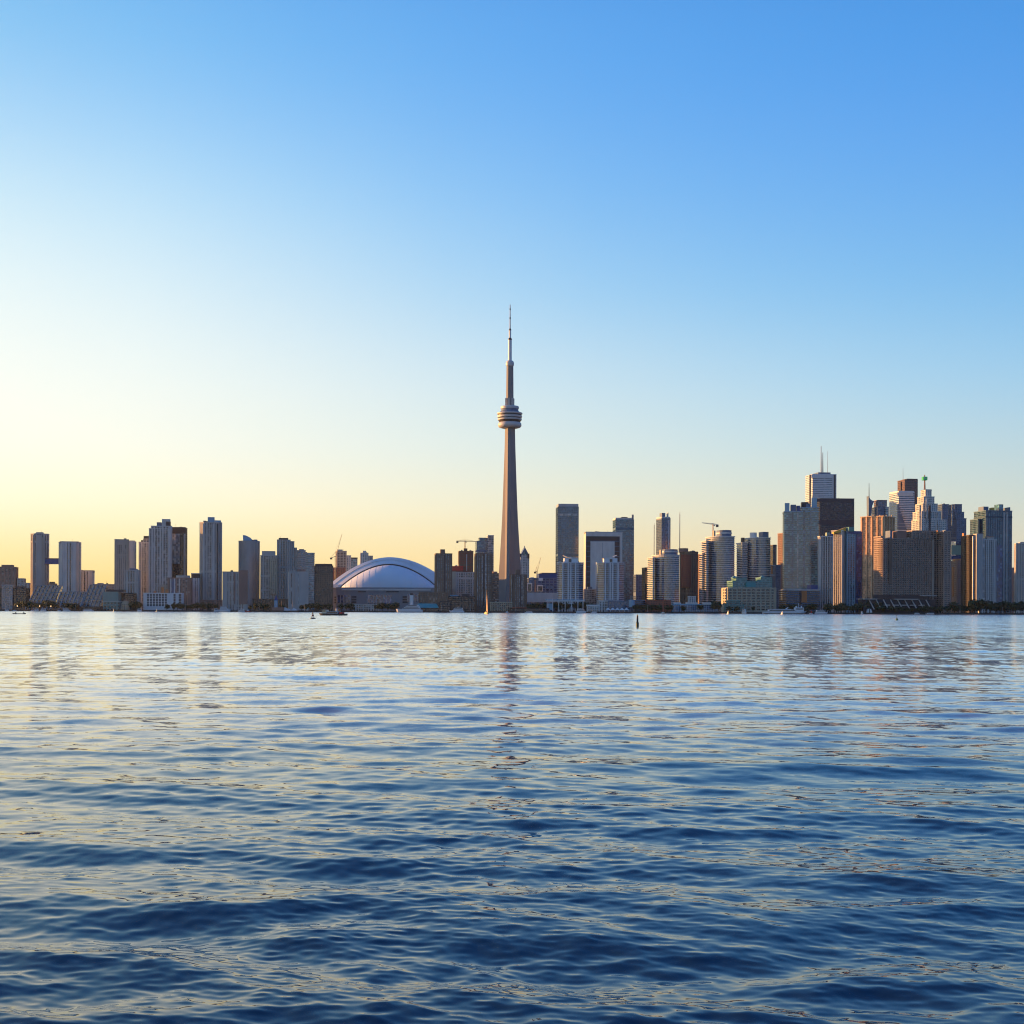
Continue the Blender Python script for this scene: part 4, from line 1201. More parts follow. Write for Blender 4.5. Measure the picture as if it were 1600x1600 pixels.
b.panel('green_band', 1485, 1502, 852, 867, GREENP, .8).panel('blue_band', 1485, 1503, 868, 874.5, BLUEP, 1.0)
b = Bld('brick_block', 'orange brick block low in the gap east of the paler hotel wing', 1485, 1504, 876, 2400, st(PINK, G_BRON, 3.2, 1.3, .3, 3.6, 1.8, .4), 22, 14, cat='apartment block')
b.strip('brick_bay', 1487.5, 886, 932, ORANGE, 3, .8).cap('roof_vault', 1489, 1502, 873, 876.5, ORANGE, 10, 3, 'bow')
b = Bld('condo_tower', 'grey condo with a broad blank concrete stripe before the tall teal balcony tower', 1517, 1556, 843, 2260, st(PALE, G_DARK, 2.9, .7, .3, 3.6, 1.1, .6), 30, 10)
b.add(1502, 1520, 836, st(DBROWN, G_DARK, 2.9, .6, .3, 4.0, 1.1, .8), 26, 10).cap('lift_house', 1503, 1506.5, 833, 837, ORANGE, 5, 6).panel('blank_shaft', 1523, 1532, 834, 944, CONC, 1.6).panel('window_column', 1534, 1537.5, 842, 940, G_PALE, .9).cap('penthouse', 1517, 1536, 834, 843.5, CONC, 18, 4).cap('penthouse', 1538, 1553, 839, 843.5, CONC, 16, 4).cap('roof_rim', 1539, 1552, 837.4, 839, PINK, 14, 3.4).strip('white_pier', 1517.6, 838, 944, PALE, 1.6, 1.5)
S_TQ = st(STEELB, G_TEAL, 3.1, .7, .8, 4.4, .9, .9)
b = Bld('balcony_tower', 'tall dark teal condo with stepped western shoulder and lit rooftop box', 1522, 1580, 798, 2430, S_TQ, 40, 10)
b.add(1516, 1530, 811, S_TQ, 30, 8).cap('roof_plant', 1528, 1544, 791.5, 798.5, SLATE, 18, 5).cap('lift_house', 1545, 1553, 793, 798.5, YELLOW, 10, 6).cap('penthouse', 1553, 1567, 788, 798.5, G_TEAL, 16, 6).cap('penthouse', 1567, 1578, 792.5, 798.5, SLATE, 20, 4).panel('blue_bay', 1556, 1566, 852, 940, G_DEEP, 1.3).strip('white_pier', 1568.5, 800, 942, PALE, 1.6, 1.7).strip('white_pier', 1573.5, 800, 942, PALE, 1.4, 1.7)
b = Bld('apartment_block', 'small dark blue block low between the teal condo and the last grey tower', 1577, 1590, 887, 2560, st(BLUEP, G_DEEP, 3.4, .9, .3, 4, 1, .4), 22, 8)
b = Bld('condo_tower', 'grey concrete tower cut off by the eastern picture edge', 1585, 1640, 849, 2330, st(CONC, G_TEAL, 3.0, .9, .4, 4.2, 1.4, .7), 16, -10)
b.cap('penthouse', 1590, 1625, 847, 849.5, CONC, 20, 4)


# ------------------------------------------------------------------ cranes
def hammer_crane(label, px, yb, yj, xl, xr, Y, m, tilt=0.0, peak=5.0):
    X, z0 = P(px, yb, Y)
    zj = P(px, yj, Y)[1]
    t = thing('tower_crane', label, 'crane', (X, Y, z0))
    H = zj - z0
    q = MB()
    for a, c in ((-.9, -.9), (.9, -.9), (.9, .9), (-.9, .9)):
        q.bar((a, c, 0), (a, c, H), .28, 4)
    n = max(3, int(H / 2.5))
    for i in range(n):
        q.bar((-.9, -.9, H * i / n), (.9, -.9, H * (i + 1) / n), .18, 4)
        q.bar((.9, .9, H * i / n), (-.9, .9, H * (i + 1) / n), .18, 4)
    q.obj('mast', m, t)
    L, Rr = (xl - px) / F * Y, (xr - px) / F * Y
    jl, cj = (L, Rr) if abs(L) > abs(Rr) else (Rr, L)
    sl = tilt

    def bars(x1, depth):
        q = MB()
        q.bar((0, -.6, H), (x1, -.6, H + sl * x1), .3, 4)
        q.bar((0, .6, H), (x1, .6, H + sl * x1), .3, 4)
        q.bar((0, 0, H + 1.6), (x1, 0, H + sl * x1 + depth), .28, 4)
        k = 10
        for i in range(k):
            u, v = i / k, (i + 1) / k
            q.bar((x1 * u, -.6, H + sl * x1 * u), (x1 * v, 0, H + sl * x1 * v + 1.6 - (1.6 - depth) * v), .16, 4)
        return q
    bars(jl, .5).obj('jib', m, t)
    bars(cj, 1.2).obj('counter_jib', m, t)
    q = MB()
    sg = 1 if cj > 0 else -1
    q.box(min(cj, cj - sg * 4), max(cj, cj - sg * 4), -1.4, 1.4, H + sl * cj - 3.0, H + sl * cj + .4)
    q.obj('counterweight', DSTEEL, t)
    q = MB()
    q.box(.9, 2.9, -1.6, .9, H - 2.6, H - .2)
    q.obj('cab', m, t)
    q = MB()
    q.bar((0, 0, H), (0, 0, H + peak), .35, 4)
    q.bar((0, 0, H + peak), (jl * .7, 0, H + sl * jl * .7 + 1), .13, 4)
    q.bar((0, 0, H + peak), (cj * .8, 0, H + sl * cj * .8 + .6), .13, 4)
    q.obj('tie_bar', m, t)
    return t


def luffing_crane(label, px, yb, yp, tip, back, Y, m):
    X, z0 = P(px, yb, Y)
    zp = P(px, yp, Y)[1]
    t = thing('luffing_crane', label, 'crane', (X, Y, z0))
    H = zp - z0
    q = MB()
    for a, c in ((-.9, -.9), (.9, -.9), (.9, .9), (-.9, .9)):
        q.bar((a, c, 0), (a, c, H), .3, 4)
    n = max(3, int(H / 2.5))
    for i in range(n):
        q.bar((-.9, -.9, H * i / n), (.9, -.9, H * (i + 1) / n), .2, 4)
    q.obj('mast', m, t)
    tx, tzz = P(tip[0], tip[1], Y)
    bx, bz = P(back[0], back[1], Y)
    T, B = Vector((tx - X, 0, tzz - z0)), Vector((bx - X, 0, bz - z0))
    q = MB()
    for s in (-.7, .7):
        q.bar((1, s, H), T + Vector((0, s * .4, 0)), .3, 4)
    for i in range(14):
        u, v = i / 14, (i + 1) / 14
        q.bar(Vector((1, -.7, H)).lerp(T, u), Vector((1, .7, H)).lerp(T, v), .16, 4)
    q.obj('jib', m, t)
    q = MB()
    q.bar((0, 0, H), B, .5, 4)
    q.obj('counter_jib', DSTEEL, t)
    q = MB()
    q.box(B.x - 2, B.x + 2, -1.6, 1.6, B.z - 2.6, B.z + 1)
    q.obj('counterweight', DSTEEL, t)
    q = MB()
    q.bar(B + Vector((0, 0, 1)), (0, 0, H + 9), .25, 4)
    q.bar((0, 0, H + 9), T, .14, 4)
    q.bar((0, 0, H), (0, 0, H + 9), .4, 4)
    q.obj('tie_bar', m, t)
    return t


CRM = mat('crane_paint', (.40, .30, .20), .5)
luffing_crane('luffing crane with a raised slanting jib beside the unfinished brown frame', 524, 905, 869, (534.5, 834), (517.5, 872), 2770, CRM)
luffing_crane('faint luffing crane with a raised jib above the arena roof', 839, 905, 892, (845, 871), (836, 894), 2850, CRM)
hammer_crane('flat jib crane on top of the reddish unfinished tower', 726.5, 862, 846, 713, 744, 2740, CRM)
hammer_crane('tilted jib crane on the roof of the taller curved condo', 1114, 838, 819.5, 1097, 1122.5, 2335, mat('crane_white', (.55, .50, .42), .5), -.14, 2)


# ------------------------------------------------------------------ low buildings along the water
def low(name, label, x0, x1, yt, Y, style, d=18, g=4, cat='building', yb=None):
    return Bld(name, label, x0, x1, yt, Y, style, d, g, 'rect', yb, cat)


b = low('apartment_block', 'low brown apartment row with balconies under the speckled brown tower and dome', 655, 700, 926, 2230, st(BROWN, G_GREY, 3.2, 1.0, .9, 5, 1.6, .5), 18)
b = low('market_shed', 'long waterfront shed with a teal green roof beside the big white yacht', 650, 685, 950, 2190, st(DARK, G_DARK, 4, .8, .3, 5, .6, .3), 14, cat='shed')
q = MB()
w = b.w / 2 + 1
z = b.zt - GZ
q.v = [(-w, -2, z + .3), (w, -2, z + .3), (w, 16, z + .3), (-w, 16, z + .3), (-w + 4, 7, z + 7), (w - 4, 7, z + 7)]
q.f = [(0, 1, 5, 4), (1, 2, 5), (2, 3, 4, 5), (3, 0, 4), (3, 2, 1, 0)]
q.m = [0] * 5
q.obj('roof', TEALR, b.root)
b = low('clock_tower', 'white square tower with a belfry cap rising behind the big white yacht', 640, 646, 930, 2210, st(None, WHITE), 7, 0, 'tower')
b.cap('belfry', 640.8, 645.3, 927, 930.2, DARK, 4, 1)
low('terminal_shed', 'dark low shed with a blue roof light east of the brown apartment row', 700, 742, 932, 2260, S_LOWD, 20).cap('roof_light', 703, 716, 929.5, 932, PBLUE, 8, 3).cap('roof_plant', 722, 734, 928, 932, DSTEEL, 10, 4)
low('boat_house', 'dark brick boat house between the teal roofed shed and the small white yacht', 686, 704, 940, 2190, S_LOWD, 12)
low('pavilion', 'pale framed waterfront arcade at the foot of the great tower', 766, 800, 941, 2200, st(BEIGE, G_DARK, 3.4, .5, .25, 3.4, .8, .5), 10, cat='pavilion')
low('restaurant', 'low dark restaurant with a red awning east of the orange sailing boat', 797, 858, 950.5, 2172, st(DARK, G_DARK, 3, .5, .3, 4, .6, .4), 10).panel('awning', 800, 823, 948.6, 950.6, RED, 2.0)
b = low('pergola', 'tall white pergola frame with slim posts on the quay before the arena', 853, 913, 938, 2190, st(None, PALE), 6, 2, 'pergola', 939.4)
for px in (856, 863.5, 873, 883, 893, 903, 911):
    b.strip('post', px, 935 if px < 866 else 938, 956, WHITE, 1.0, .5)
b.cap('blue_kiosk', 854, 863, 943, 953, PBLUE, 5, 2).cap('roof_beam', 852, 914, 936.6, 938.2, PBLUE, 7, 1)
low('ferry_terminal', 'small glass waterfront kiosk with a pale flat roof west of the white tents', 917, 936, 946.5, 2175, st(WHITE, G_TEAL, 3.2, .4, .3, 3.5, .4, .4), 10, cat='kiosk').cap('roof', 916, 937, 944.8, 946.7, WHITE, 11, -1)
low('apartment_block', 'low blue grey hall with a barrel shaped end behind the white tents', 948, 985, 939, 2230, st(SLATE, G_BLUE, 3.5, 1, .3, 5, .9, .4), 18).cap('barrel_end', 982, 992, 937, 948, PBLUE, 12, -4, 'round')
low('apartment_block', 'low dark banded hall under the grey slate block east of the tents', 989, 1011, 938, 2260, st(SLATE, G_DARK, 3.2, 1.2, .3, 0), 18)
low('brick_block', 'low red brick warehouse below the lower curved condo', 1009, 1048, 938, 2240, st(RED, G_BRON, 3.2, 1.5, .3, 4, 2.2, .4), 16, cat='warehouse')
b = low('glass_pavilion', 'long blue glass pavilion with pale frames at the foot of the curved condos', 1050, 1122, 944, 2190, st(PBLUE, G_SLATE, 3.4, .8, .3, 3.6, .6, .4), 14, cat='pavilion')
b.cap('roof', 1052, 1064, 941.5, 944.4, PALE, 8, 0).cap('roof', 1071, 1090, 941.2, 944.4, PALE, 8, 0).cap('roof', 1097, 1119, 941, 944.4, PALE, 8, 0).add(1075, 1087, 932, st(PALE, G_SLATE, 3.6, .6, .3, 4, .6, .4), 8, 4)
b = low('restaurant', 'dark green glass pavilion with stepped roofs before the beige warehouse', 1131, 1162, 945, 2178, st(COPPER, G_DARK, 3.2, .9, .4, 4, .7, .4), 10)
b.add(1135, 1155, 938.5, st(COPPER, G_DARK, 3.2, 1.0, .4, 4, .7, .4), 8, 2, 945)
# tents
for i in range(5):
    px = 950.5 + i * 7.2
    X, z = P(px, 953, 2168)
    t = thing('marquee_tent', ['white peaked tent at the west end of the tent row', 'white peaked tent second from the west end of the tent row', 'white peaked tent in the middle of the tent row', 'white peaked tent second from the east end of the tent row', 'white peaked tent at the east end of the tent row'][i], 'tent', (X, 2168, GZ), 0, 'white tents on the quay')
    q = MB()
    q.v = [(-3.6, 0, 3), (3.6, 0, 3), (3.6, 7, 3), (-3.6, 7, 3), (0, 3.5, 6.6)]
    q.f = [(0, 1, 4), (1, 2, 4), (2, 3, 4), (3, 0, 4), (3, 2, 1, 0)]
    q.m = [0] * 5
    q.obj('roof', WHITE, t)
    for a, c in ((-3.4, .2), (3.4, .2), (3.4, 6.8), (-3.4, 6.8)):
        q = MB()
        q.bar((a, c, 0), (a, c, 3.05), .14, 6)
        q.obj('pole', WHITE, t)
b = low('kiosk', 'small striped shell shaped shelter among the eastern trees', 1353.5, 1361.5, 951.5, 2166, st(None, PALE), 6, 0, 'shelter')
q = MB()
z = b.zt - GZ
n = 14
for k in range(n + 1):
    t = math.pi * k / n
    q.v += [(-math.cos(t) * 4.2, -1.2, math.sin(t) * 6.2), (-math.cos(t) * 4.2, 4, math.sin(t) * 6.2)]
q.v += [(0, -1.2, 0), (0, 4, 0)]
for k in range(n):
    q.f += [(2 * k, 2 * k + 2, 2 * k + 3, 2 * k + 1)[::-1], (2 * k + 2, 2 * k, 2 * n + 2)]
    q.m += [0, 0]
q.obj('shell_roof', WHITE, b.root)
q = MB()
q.bar((0, -1.5, .05), (0, -1.5, 5.8), .5, 4)
q.obj('shell_rib', DARK, b.root)
low('apartment_block', 'low dim brick row behind the shore trees west of the grey blank block', 395, 450, 936, 2300, st(BROWN, G_DARK, 3.2, 1.3, .3, 4, 2, .4), 18)
b = low('blue_kiosk', 'small pale blue tower kiosk with a pointed roof behind the dark schooner', 428.5, 434, 938, 2180, st(None, PBLUE), 5, 0, 'kiosk')
q = MB()
w, z = b.w / 2 + .4, b.zt - GZ
q.v = [(-w, -.4, z), (w, -.4, z), (w, 5.4, z), (-w, 5.4, z), (0, 2.5, z + 8)]
q.f = [(0, 1, 4), (1, 2, 4), (2, 3, 4), (3, 0, 4), (3, 2, 1, 0)]
q.m = [0] * 5
q.obj('roof', BLUEP, b.root)
low('apartment_block', 'low grey shopfront row on the quay under the dome', 552, 592, 944.5, 2200, st(CONC, G_GREY, 3.4, 1.2, .3, 4, 1.2, .4), 14)
low('terrace_cafe', 'low dim quay building at the foot of the stepped terraces', 100, 160, 948, 2180, st(DBROWN, G_DARK, 3.2, .9, .3, 4, 1.2, .4), 12)

# ------------------------------------------------------------------ ground, quay, water
GRD = mat('city_ground', (0.085, 0.085, 0.075), .9, vary=.3, scale=.02)
q = MB()
q.v = [(-4300, 2152, GZ), (4300, 2152, GZ), (4300, 4400, GZ), (-4300, 4400, GZ)]
q.f = [(0, 1, 2, 3)]
q.m = [0]
g = q.obj('ground', GRD)
g['kind'] = 'structure'
q = MB()
q.box(-4300, 4300, 2148, 2152, -3, GZ + 0.25)
q.obj('seawall', mat('quay_stone', (0.05, 0.048, 0.045), .9, vary=.4, scale=.3))
tag(bpy.data.objects['seawall'], 'long dark stone quay wall along the whole far shore', 'sea wall')


def wave_water():
    vv = np.concatenate([np.array([745.0]), np.arange(740, 60, -0.62), np.arange(60, 3.0, -0.30), np.array([2.6, 2.0, 1.56])])
    D = CAMZ * F / vv
    D = np.concatenate([np.array([0.3, 3.0, 6.0]), D])
    fine = np.arange(-24, 24.001, 0.048)
    side = np.concatenate([np.arange(-180, -60, 6.0), np.arange(-60, -24, 0.6)])
    A = np.radians(np.concatenate([side, fine, -side[::-1]]))
    nr, nc = len(D), len(A)
    dd, aa = np.meshgrid(D, A, indexing='ij')
    X0, Y0 = (dd * np.sin(aa)), (dd * np.cos(aa))
    X, Y, Z = X0.copy(), Y0.copy(), np.zeros_like(X0)
    row = np.gradient(D)                               # row spacing, m
    rng = np.random.default_rng(11)
    # wind patches modulate the amplitude
    def soft(x, y):
        return (np.sin(x * .21 + 1.3 + .8 * np.sin(y * .13)) + np.sin(y * .33 + .7 * np.sin(x * .17) + 2) + np.sin(x * .09 - y * .15 + 4)) / 3
    N = 130
    lam = np.exp(np.concatenate([rng.uniform(np.log(0.11), np.log(0.55), 80), rng.uniform(np.log(0.55), np.log(1.6), 26), rng.uniform(np.log(1.6), np.log(6.5), 34)]))
    for L in np.sort(lam)[::-1]:
        k = 2 * np.pi / L
        spread = R(26) if L > 1.5 else R(42)
        th = rng.normal(0, spread) + R(8)
        # rms slope per component; longest gentle, mid steep
        sl = 0.0125 * (1.3 if L > 1.6 else 1.0) * (1.0 if L < 1.6 else (1.6 / L) ** 0.25) * (0.62 if L < 0.22 else 0.85 if L < .55 else 1.0)
        amp = sl / k
        fade = np.clip((L / (3.0 * row) - 1.0) / 1.5, 0, 1)
        m = fade > 0
        if not m.any():
            continue
        i1 = np.nonzero(m)[0].max() + 1
        ph = rng.uniform(0, 2 * np.pi)
        kx, ky = k * np.sin(th), k * np.cos(th)
        x, y = X0[:i1], Y0[:i1]
        mod = 1 + 0.55 * soft(x * 1.7 / np.sqrt(L) + ph, y * 1.7 / np.sqrt(L))
        if L < 1.0:
            mod = mod * (1 + 0.6 * soft(x * .8 + 5, y * 1.6 + 2))
        p = kx * x + ky * y + ph
        w = fade[:i1, None] * mod * amp
        Z[:i1] += w * np.cos(p)
        X[:i1] -= w * np.sin(p) * kx / k * .9
        Y[:i1] -= w * np.sin(p) * ky / k * .9
    co = np.stack([X, Y, Z], axis=-1).reshape(-1, 3).astype(np.float32)
    i = np.arange(nr - 1)[:, None] * nc
    j = np.arange(nc - 1)[None, :]
    a = (i + j).ravel()
    quads = np.stack([a, a + 1, a + nc + 1, a + nc], axis=1)[:, ::-1]
    me = bpy.data.meshes.new('water')
    me.vertices.add(len(co))
    me.vertices.foreach_set('co', co.ravel())
    nq = len(quads)
    me.loops.add(nq * 4)
    me.loops.foreach_set('vertex_index', quads.astype(np.int32).ravel())
    me.polygons.add(nq)
    me.polygons.foreach_set('loop_start', np.arange(0, nq * 4, 4, dtype=np.int32))
    me.polygons.foreach_set('loop_total', np.full(nq, 4, dtype=np.int32))
    me.polygons.foreach_set('use_smooth', np.ones(nq, dtype=bool))
    me.update(calc_edges=True)
    # how coarse the mesh is here: unresolved waves are left to the shader
    at = me.attributes.new('coarse', 'FLOAT', 'POINT')
    cz = np.clip((np.log(np.maximum(row, 1e-3)) - np.log(0.05)) / (np.log(4.0) - np.log(0.05)), 0, 1)
    at.data.foreach_set('value', np.repeat(cz, nc).astype(np.float32))
    return me


def water_material():
    m = bpy.data.materials.new('lake_water')
    m.use_nodes = True
    t = m.node_tree
    b = t.nodes['Principled BSDF']
    b.inputs['Base Color'].default_value = (0.004, 0.020, 0.055, 1)
    b.inputs['IOR'].default_value = 1.333
    geo = node(t, 'ShaderNodeNewGeometry')
    at = node(t, 'ShaderNodeAttribute', attribute_name='coarse')
    acc = None

    def layer(scale, sx_, amp, detail, lo, hi, seed, a0=0.0):
        """slopes of waves of one size; amplitude goes a0 -> amp as the mesh gets coarser between lo and hi"""
        nonlocal acc
        mp = node(t, 'ShaderNodeMapping')
        mp.inputs['Scale'].default_value = (scale * sx_, scale, 1)
        mp.inputs['Rotation'].default_value = (0, 0, R(6 * seed - 9))
        mp.inputs['Location'].default_value = (seed * 13.7, seed * 5.1, seed)
        t.links.new(geo.outputs['Position'], mp.inputs[0])
        n = node(t, 'ShaderNodeTexNoise', noise_dimensions='2D')
        n.inputs['Scale'].default_value = 1.0
        n.inputs['Detail'].default_value = detail
        n.inputs['Roughness'].default_value = 0.55
        t.links.new(mp.outputs[0], n.inputs['Vector'])
        s = node(t, 'ShaderNodeVectorMath', operation='SUBTRACT')
        s.inputs[1].default_value = (.5, .5, .5)
        t.links.new(n.outputs['Color'], s.inputs[0])
        f = node(t, 'ShaderNodeVectorMath', operation='MULTIPLY')
        f.inputs[1].default_value = (.55, 1.0, 0)
        t.links.new(s.outputs[0], f.inputs[0])
        r = node(t, 'ShaderNodeMapRange')
        r.inputs['From Min'].default_value = lo
        r.inputs['From Max'].default_value = hi
        r.inputs['To Min'].default_value = a0
        r.inputs['To Max'].default_value = amp
        t.links.new(at.outputs['Fac'], r.inputs['Value'])
        v = node(t, 'ShaderNodeVectorMath', operation='SCALE')
        t.links.new(f.outputs[0], v.inputs[0])
        t.links.new(r.outputs[0], v.inputs['Scale'])
        if acc is None:
            acc = v.outputs[0]
        else:
            a = node(t, 'ShaderNodeVectorMath', operation='ADD')
            t.links.new(acc, a.inputs[0])
            t.links.new(v.outputs[0], a.inputs[1])
            acc = a.outputs[0]

    layer(6.0, .45, .12, 2, .0, .3, 1, .07)
    layer(1.9, .40, .13, 2, .10, .45, 2)
    layer(0.55, .38, .12, 2, .25, .70, 3)
    layer(0.14, .35, .14, 2, .45, .90, 4)
    layer(0.030, .30, .06, 2, .60, 1.0, 5)
    # wind streaks: long in the direction of the wind, ever coarser with distance
    layer(1 / 2.2, 4.0, .15, 2, .28, .50, 1.5)
    layer(1 / 8.0, 7.5, .28, 2, .48, .70, 1.6)
    layer(1 / 30.0, 14.0, .30, 2, .66, .92, 1.4)
    a = node(t, 'ShaderNodeVectorMath', operation='ADD')
    t.links.new(geo.outputs['Normal'], a.inputs[0])
    t.links.new(acc, a.inputs[1])
    nrm = node(t, 'ShaderNodeVectorMath', operation='NORMALIZE')
    t.links.new(a.outputs[0], nrm.inputs[0])
    t.links.new(nrm.outputs[0], b.inputs['Normal'])
    r = node(t, 'ShaderNodeMapRange')
    r.inputs['From Min'].default_value = 0.1
    r.inputs['From Max'].default_value = 1.0
    r.inputs['To Min'].default_value = 0.02
    r.inputs['To Max'].default_value = 0.165
    t.links.new(at.outputs['Fac'], r.inputs['Value'])
    # gusts: patches of rougher and calmer water
    mpg = node(t, 'ShaderNodeMapping')
    mpg.inputs['Scale'].default_value = (.16, .055, 1)
    t.links.new(geo.outputs['Position'], mpg.inputs[0])
    ng = node(t, 'ShaderNodeTexNoise', noise_dimensions='2D')
    ng.inputs['Scale'].default_value = 1.0
    ng.inputs['Detail'].default_value = 5
    ng.inputs['Roughness'].default_value = 0.7
    t.links.new(mpg.outputs[0], ng.inputs['Vector'])
    rg_ = node(t, 'ShaderNodeMapRange')
    rg_.inputs['From Min'].default_value, rg_.inputs['From Max'].default_value = .3, .7
    rg_.inputs['To Min'].default_value, rg_.inputs['To Max'].default_value = .65, 1.35
    t.links.new(ng.outputs['Fac'], rg_.inputs['Value'])
    mg = node(t, 'ShaderNodeMath', operation='MULTIPLY')
    t.links.new(r.outputs[0], mg.inputs[0])
    t.links.new(rg_.outputs[0], mg.inputs[1])
    t.links.new(mg.outputs[0], b.inputs['Roughness'])
    # far off, metallic and pale base colour paint in a brighter sheen than water has
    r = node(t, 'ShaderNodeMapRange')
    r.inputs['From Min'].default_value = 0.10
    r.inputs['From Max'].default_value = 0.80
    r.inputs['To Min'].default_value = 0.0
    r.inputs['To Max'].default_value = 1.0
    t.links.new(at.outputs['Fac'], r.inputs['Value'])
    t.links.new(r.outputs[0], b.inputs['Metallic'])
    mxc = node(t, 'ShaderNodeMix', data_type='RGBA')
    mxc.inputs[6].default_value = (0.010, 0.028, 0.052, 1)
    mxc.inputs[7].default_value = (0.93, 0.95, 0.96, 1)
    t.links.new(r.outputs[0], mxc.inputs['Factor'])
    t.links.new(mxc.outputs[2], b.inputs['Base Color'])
    return m


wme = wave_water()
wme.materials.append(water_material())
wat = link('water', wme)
wat['kind'] = 'structure'

# ------------------------------------------------------------------ trees
FOL = [mat('foliage_%s' % n, c, .8, vary=.35, scale=.5) for n, c in (('dark', (.022, .038, .014)), ('mid', (.040, .062, .020)), ('light', (.068, .090, .028)))]


def tree_proto(seed, h, w):
    rng = random.Random(seed)
    q = MB()
    clumps = []
    for i in range(12):
        a, rr = rng.uniform(0, 6.28), rng.uniform(0, .36) * w
        clumps.append((math.cos(a) * rr, math.sin(a) * rr, h * rng.uniform(.38, .86), w * rng.uniform(.13, .25)))
    for cx, cy, cz, cr in clumps:
        for k in range(42):
            u = Vector((rng.gauss(0, 1), rng.gauss(0, 1), rng.gauss(0, 1))).normalized() * cr * rng.uniform(.55, 1.1)
            c = Vector((cx, cy, cz)) + u
            s = rng.uniform(.35, .8)
            n = (u.normalized() + Vector((rng.uniform(-.7, .7), rng.uniform(-.7, .7), rng.uniform(-.3, .7)))).normalized()
            e1 = n.orthogonal().normalized() * s
            e2 = n.cross(e1)
            o = len(q.v)
            q.v += [tuple(c - e1 - e2 * .6), tuple(c + e1 - e2 * .7), tuple(c + e1 * .6 + e2), tuple(c - e1 * .8 + e2 * .8)]
            q.f.append((o, o + 1, o + 2, o + 3))
            q.m.append(rng.choice((0, 0, 1, 1, 2)))
    crown = q.mesh('crown', FOL)
    q = MB()
    q.bar((0, 0, -.2), (0.1, 0, h * .5), w * .035, 7, r2=w * .02)
    for i in range(5):
        a = i * 1.257 + seed
        q.bar((0, 0, h * (.28 + .05 * i)), (math.cos(a) * w * .26, math.sin(a) * w * .26, h * (.5 + .06 * i)), w * .018, 5, r2=w * .006)
    return crown, q.mesh('trunk', [TRUNK])


PROTO = [tree_proto(i + 3, 10.0, 9.0 + (i % 3) * 1.5) for i in range(5)]
TREES = []


def tree(px, ytop, Y, label, sx_=1.0):
    X, zt = P(px, ytop, Y)
    h = zt - GZ
    crown, trunk = PROTO[len(TREES) % 5]
    t = thing('shore_tree', label, 'tree', (X, Y, GZ), random.uniform(0, 6), 'trees along the far shore')
    t.scale = (h / 10 * sx_, h / 10 * sx_, h / 10)
    link('crown', crown, t)
    link('trunk', trunk, t)
    TREES.append(t)


def row(xs, y0, y1, Y0, Y1, label, sx_=1.1):
    for x in xs:
        tree(x + random.uniform(-1.5, 1.5), random.uniform(y0, y1), random.uniform(Y0, Y1), label, sx_)


row([31, 38, 46, 54, 61, 69, 77, 85], 938, 942, 2160, 2176, 'dark leafy tree on the quay below the sloping west terrace flats', 1.25)
row([104, 111, 118], 941, 944, 2160, 2172, 'dark leafy tree on the quay below the lowest terrace flats', 1.2)
row([206, 212, 218], 939, 943, 2160, 2175, 'dark tree between the beige pavilion and the low white terraced flats', 1.2)
row([262, 270, 277, 285, 293, 301, 309, 318, 327, 336], 941, 945, 2160, 2176, 'green tree along the quay below the tall pale blue capped tower', 1.2)
row([392, 400, 408, 416, 441], 941, 946, 2165, 2190, 'dim tree along the quay before the low brick row', 1.15)
row([470, 478, 487, 496, 505, 513], 942.5, 945.5, 2160, 2180, 'green tree along the quay west of the dome, behind the black tug', 1.2)
row([534, 542, 549], 942.5, 945, 2160, 2180, 'green tree below the glazed west end of the dome', 1.2)
row([591, 598, 605, 612, 618], 941, 944.5, 2160, 2175, 'brownish green tree below the middle of the dome', 1.25)
row([827, 834, 841, 848, 868, 874, 884], 940, 944, 2196, 2215, 'dark tree behind the white pergola and arena quay', 1.2)
row([903, 909, 916, 922], 939.5, 942.5, 2200, 2215, 'bright green tree between the two white balcony towers', 1.2)
row([996, 1003, 1010, 1017, 1024, 1030], 943, 946, 2160, 2178, 'light green tree on the quay below the lower curved condo', 1.25)
row([1044, 1049, 1068, 1094], 944.5, 947, 2162, 2176, 'small green tree before the blue glass pavilion', 1.1)
tree(1117, 937, 2168, 'tall dark cypress like tree between the glass pavilion and beige warehouse', .75)
tree(1123, 940, 2170, 'dark tree against the west corner of the beige warehouse', .9)
row([1141, 1152, 1178], 946, 949, 2160, 2168, 'small light green tree before the beige warehouse windows', .9)
row([1222, 1232, 1243, 1262, 1270], 942, 946, 2180, 2200, 'dark tree below the banded podium by the white ferry', 1.2)
row([1291, 1298, 1306, 1314, 1322, 1330, 1338, 1345], 942, 946, 2160, 2185, 'dark green tree before the ribbed condo foot', 1.25)
row([1354, 1362, 1370], 938, 942, 2172, 2186, 'rounded green tree behind the striped shell shelter', 1.3)
row([1381, 1390, 1399, 1408, 1417, 1426, 1435, 1444, 1453, 1462, 1471, 1480], 946, 950, 2156, 2164, 'low dark tree before the slanted pillars of the hotel podium', 1.35)
row([1490, 1498, 1507, 1515], 941, 946, 2160, 2190, 'dark tree in the gap east of the paler hotel wing', 1.3)
row([1524, 1532, 1540, 1548], 937, 941, 2160, 2185, 'tall dark rounded tree before the grey striped condo', 1.3)
row([1556, 1564, 1572, 1580, 1588, 1596], 938, 943, 2165, 2190, 'dark tree near the eastern edge before the teal condo', 1.3)

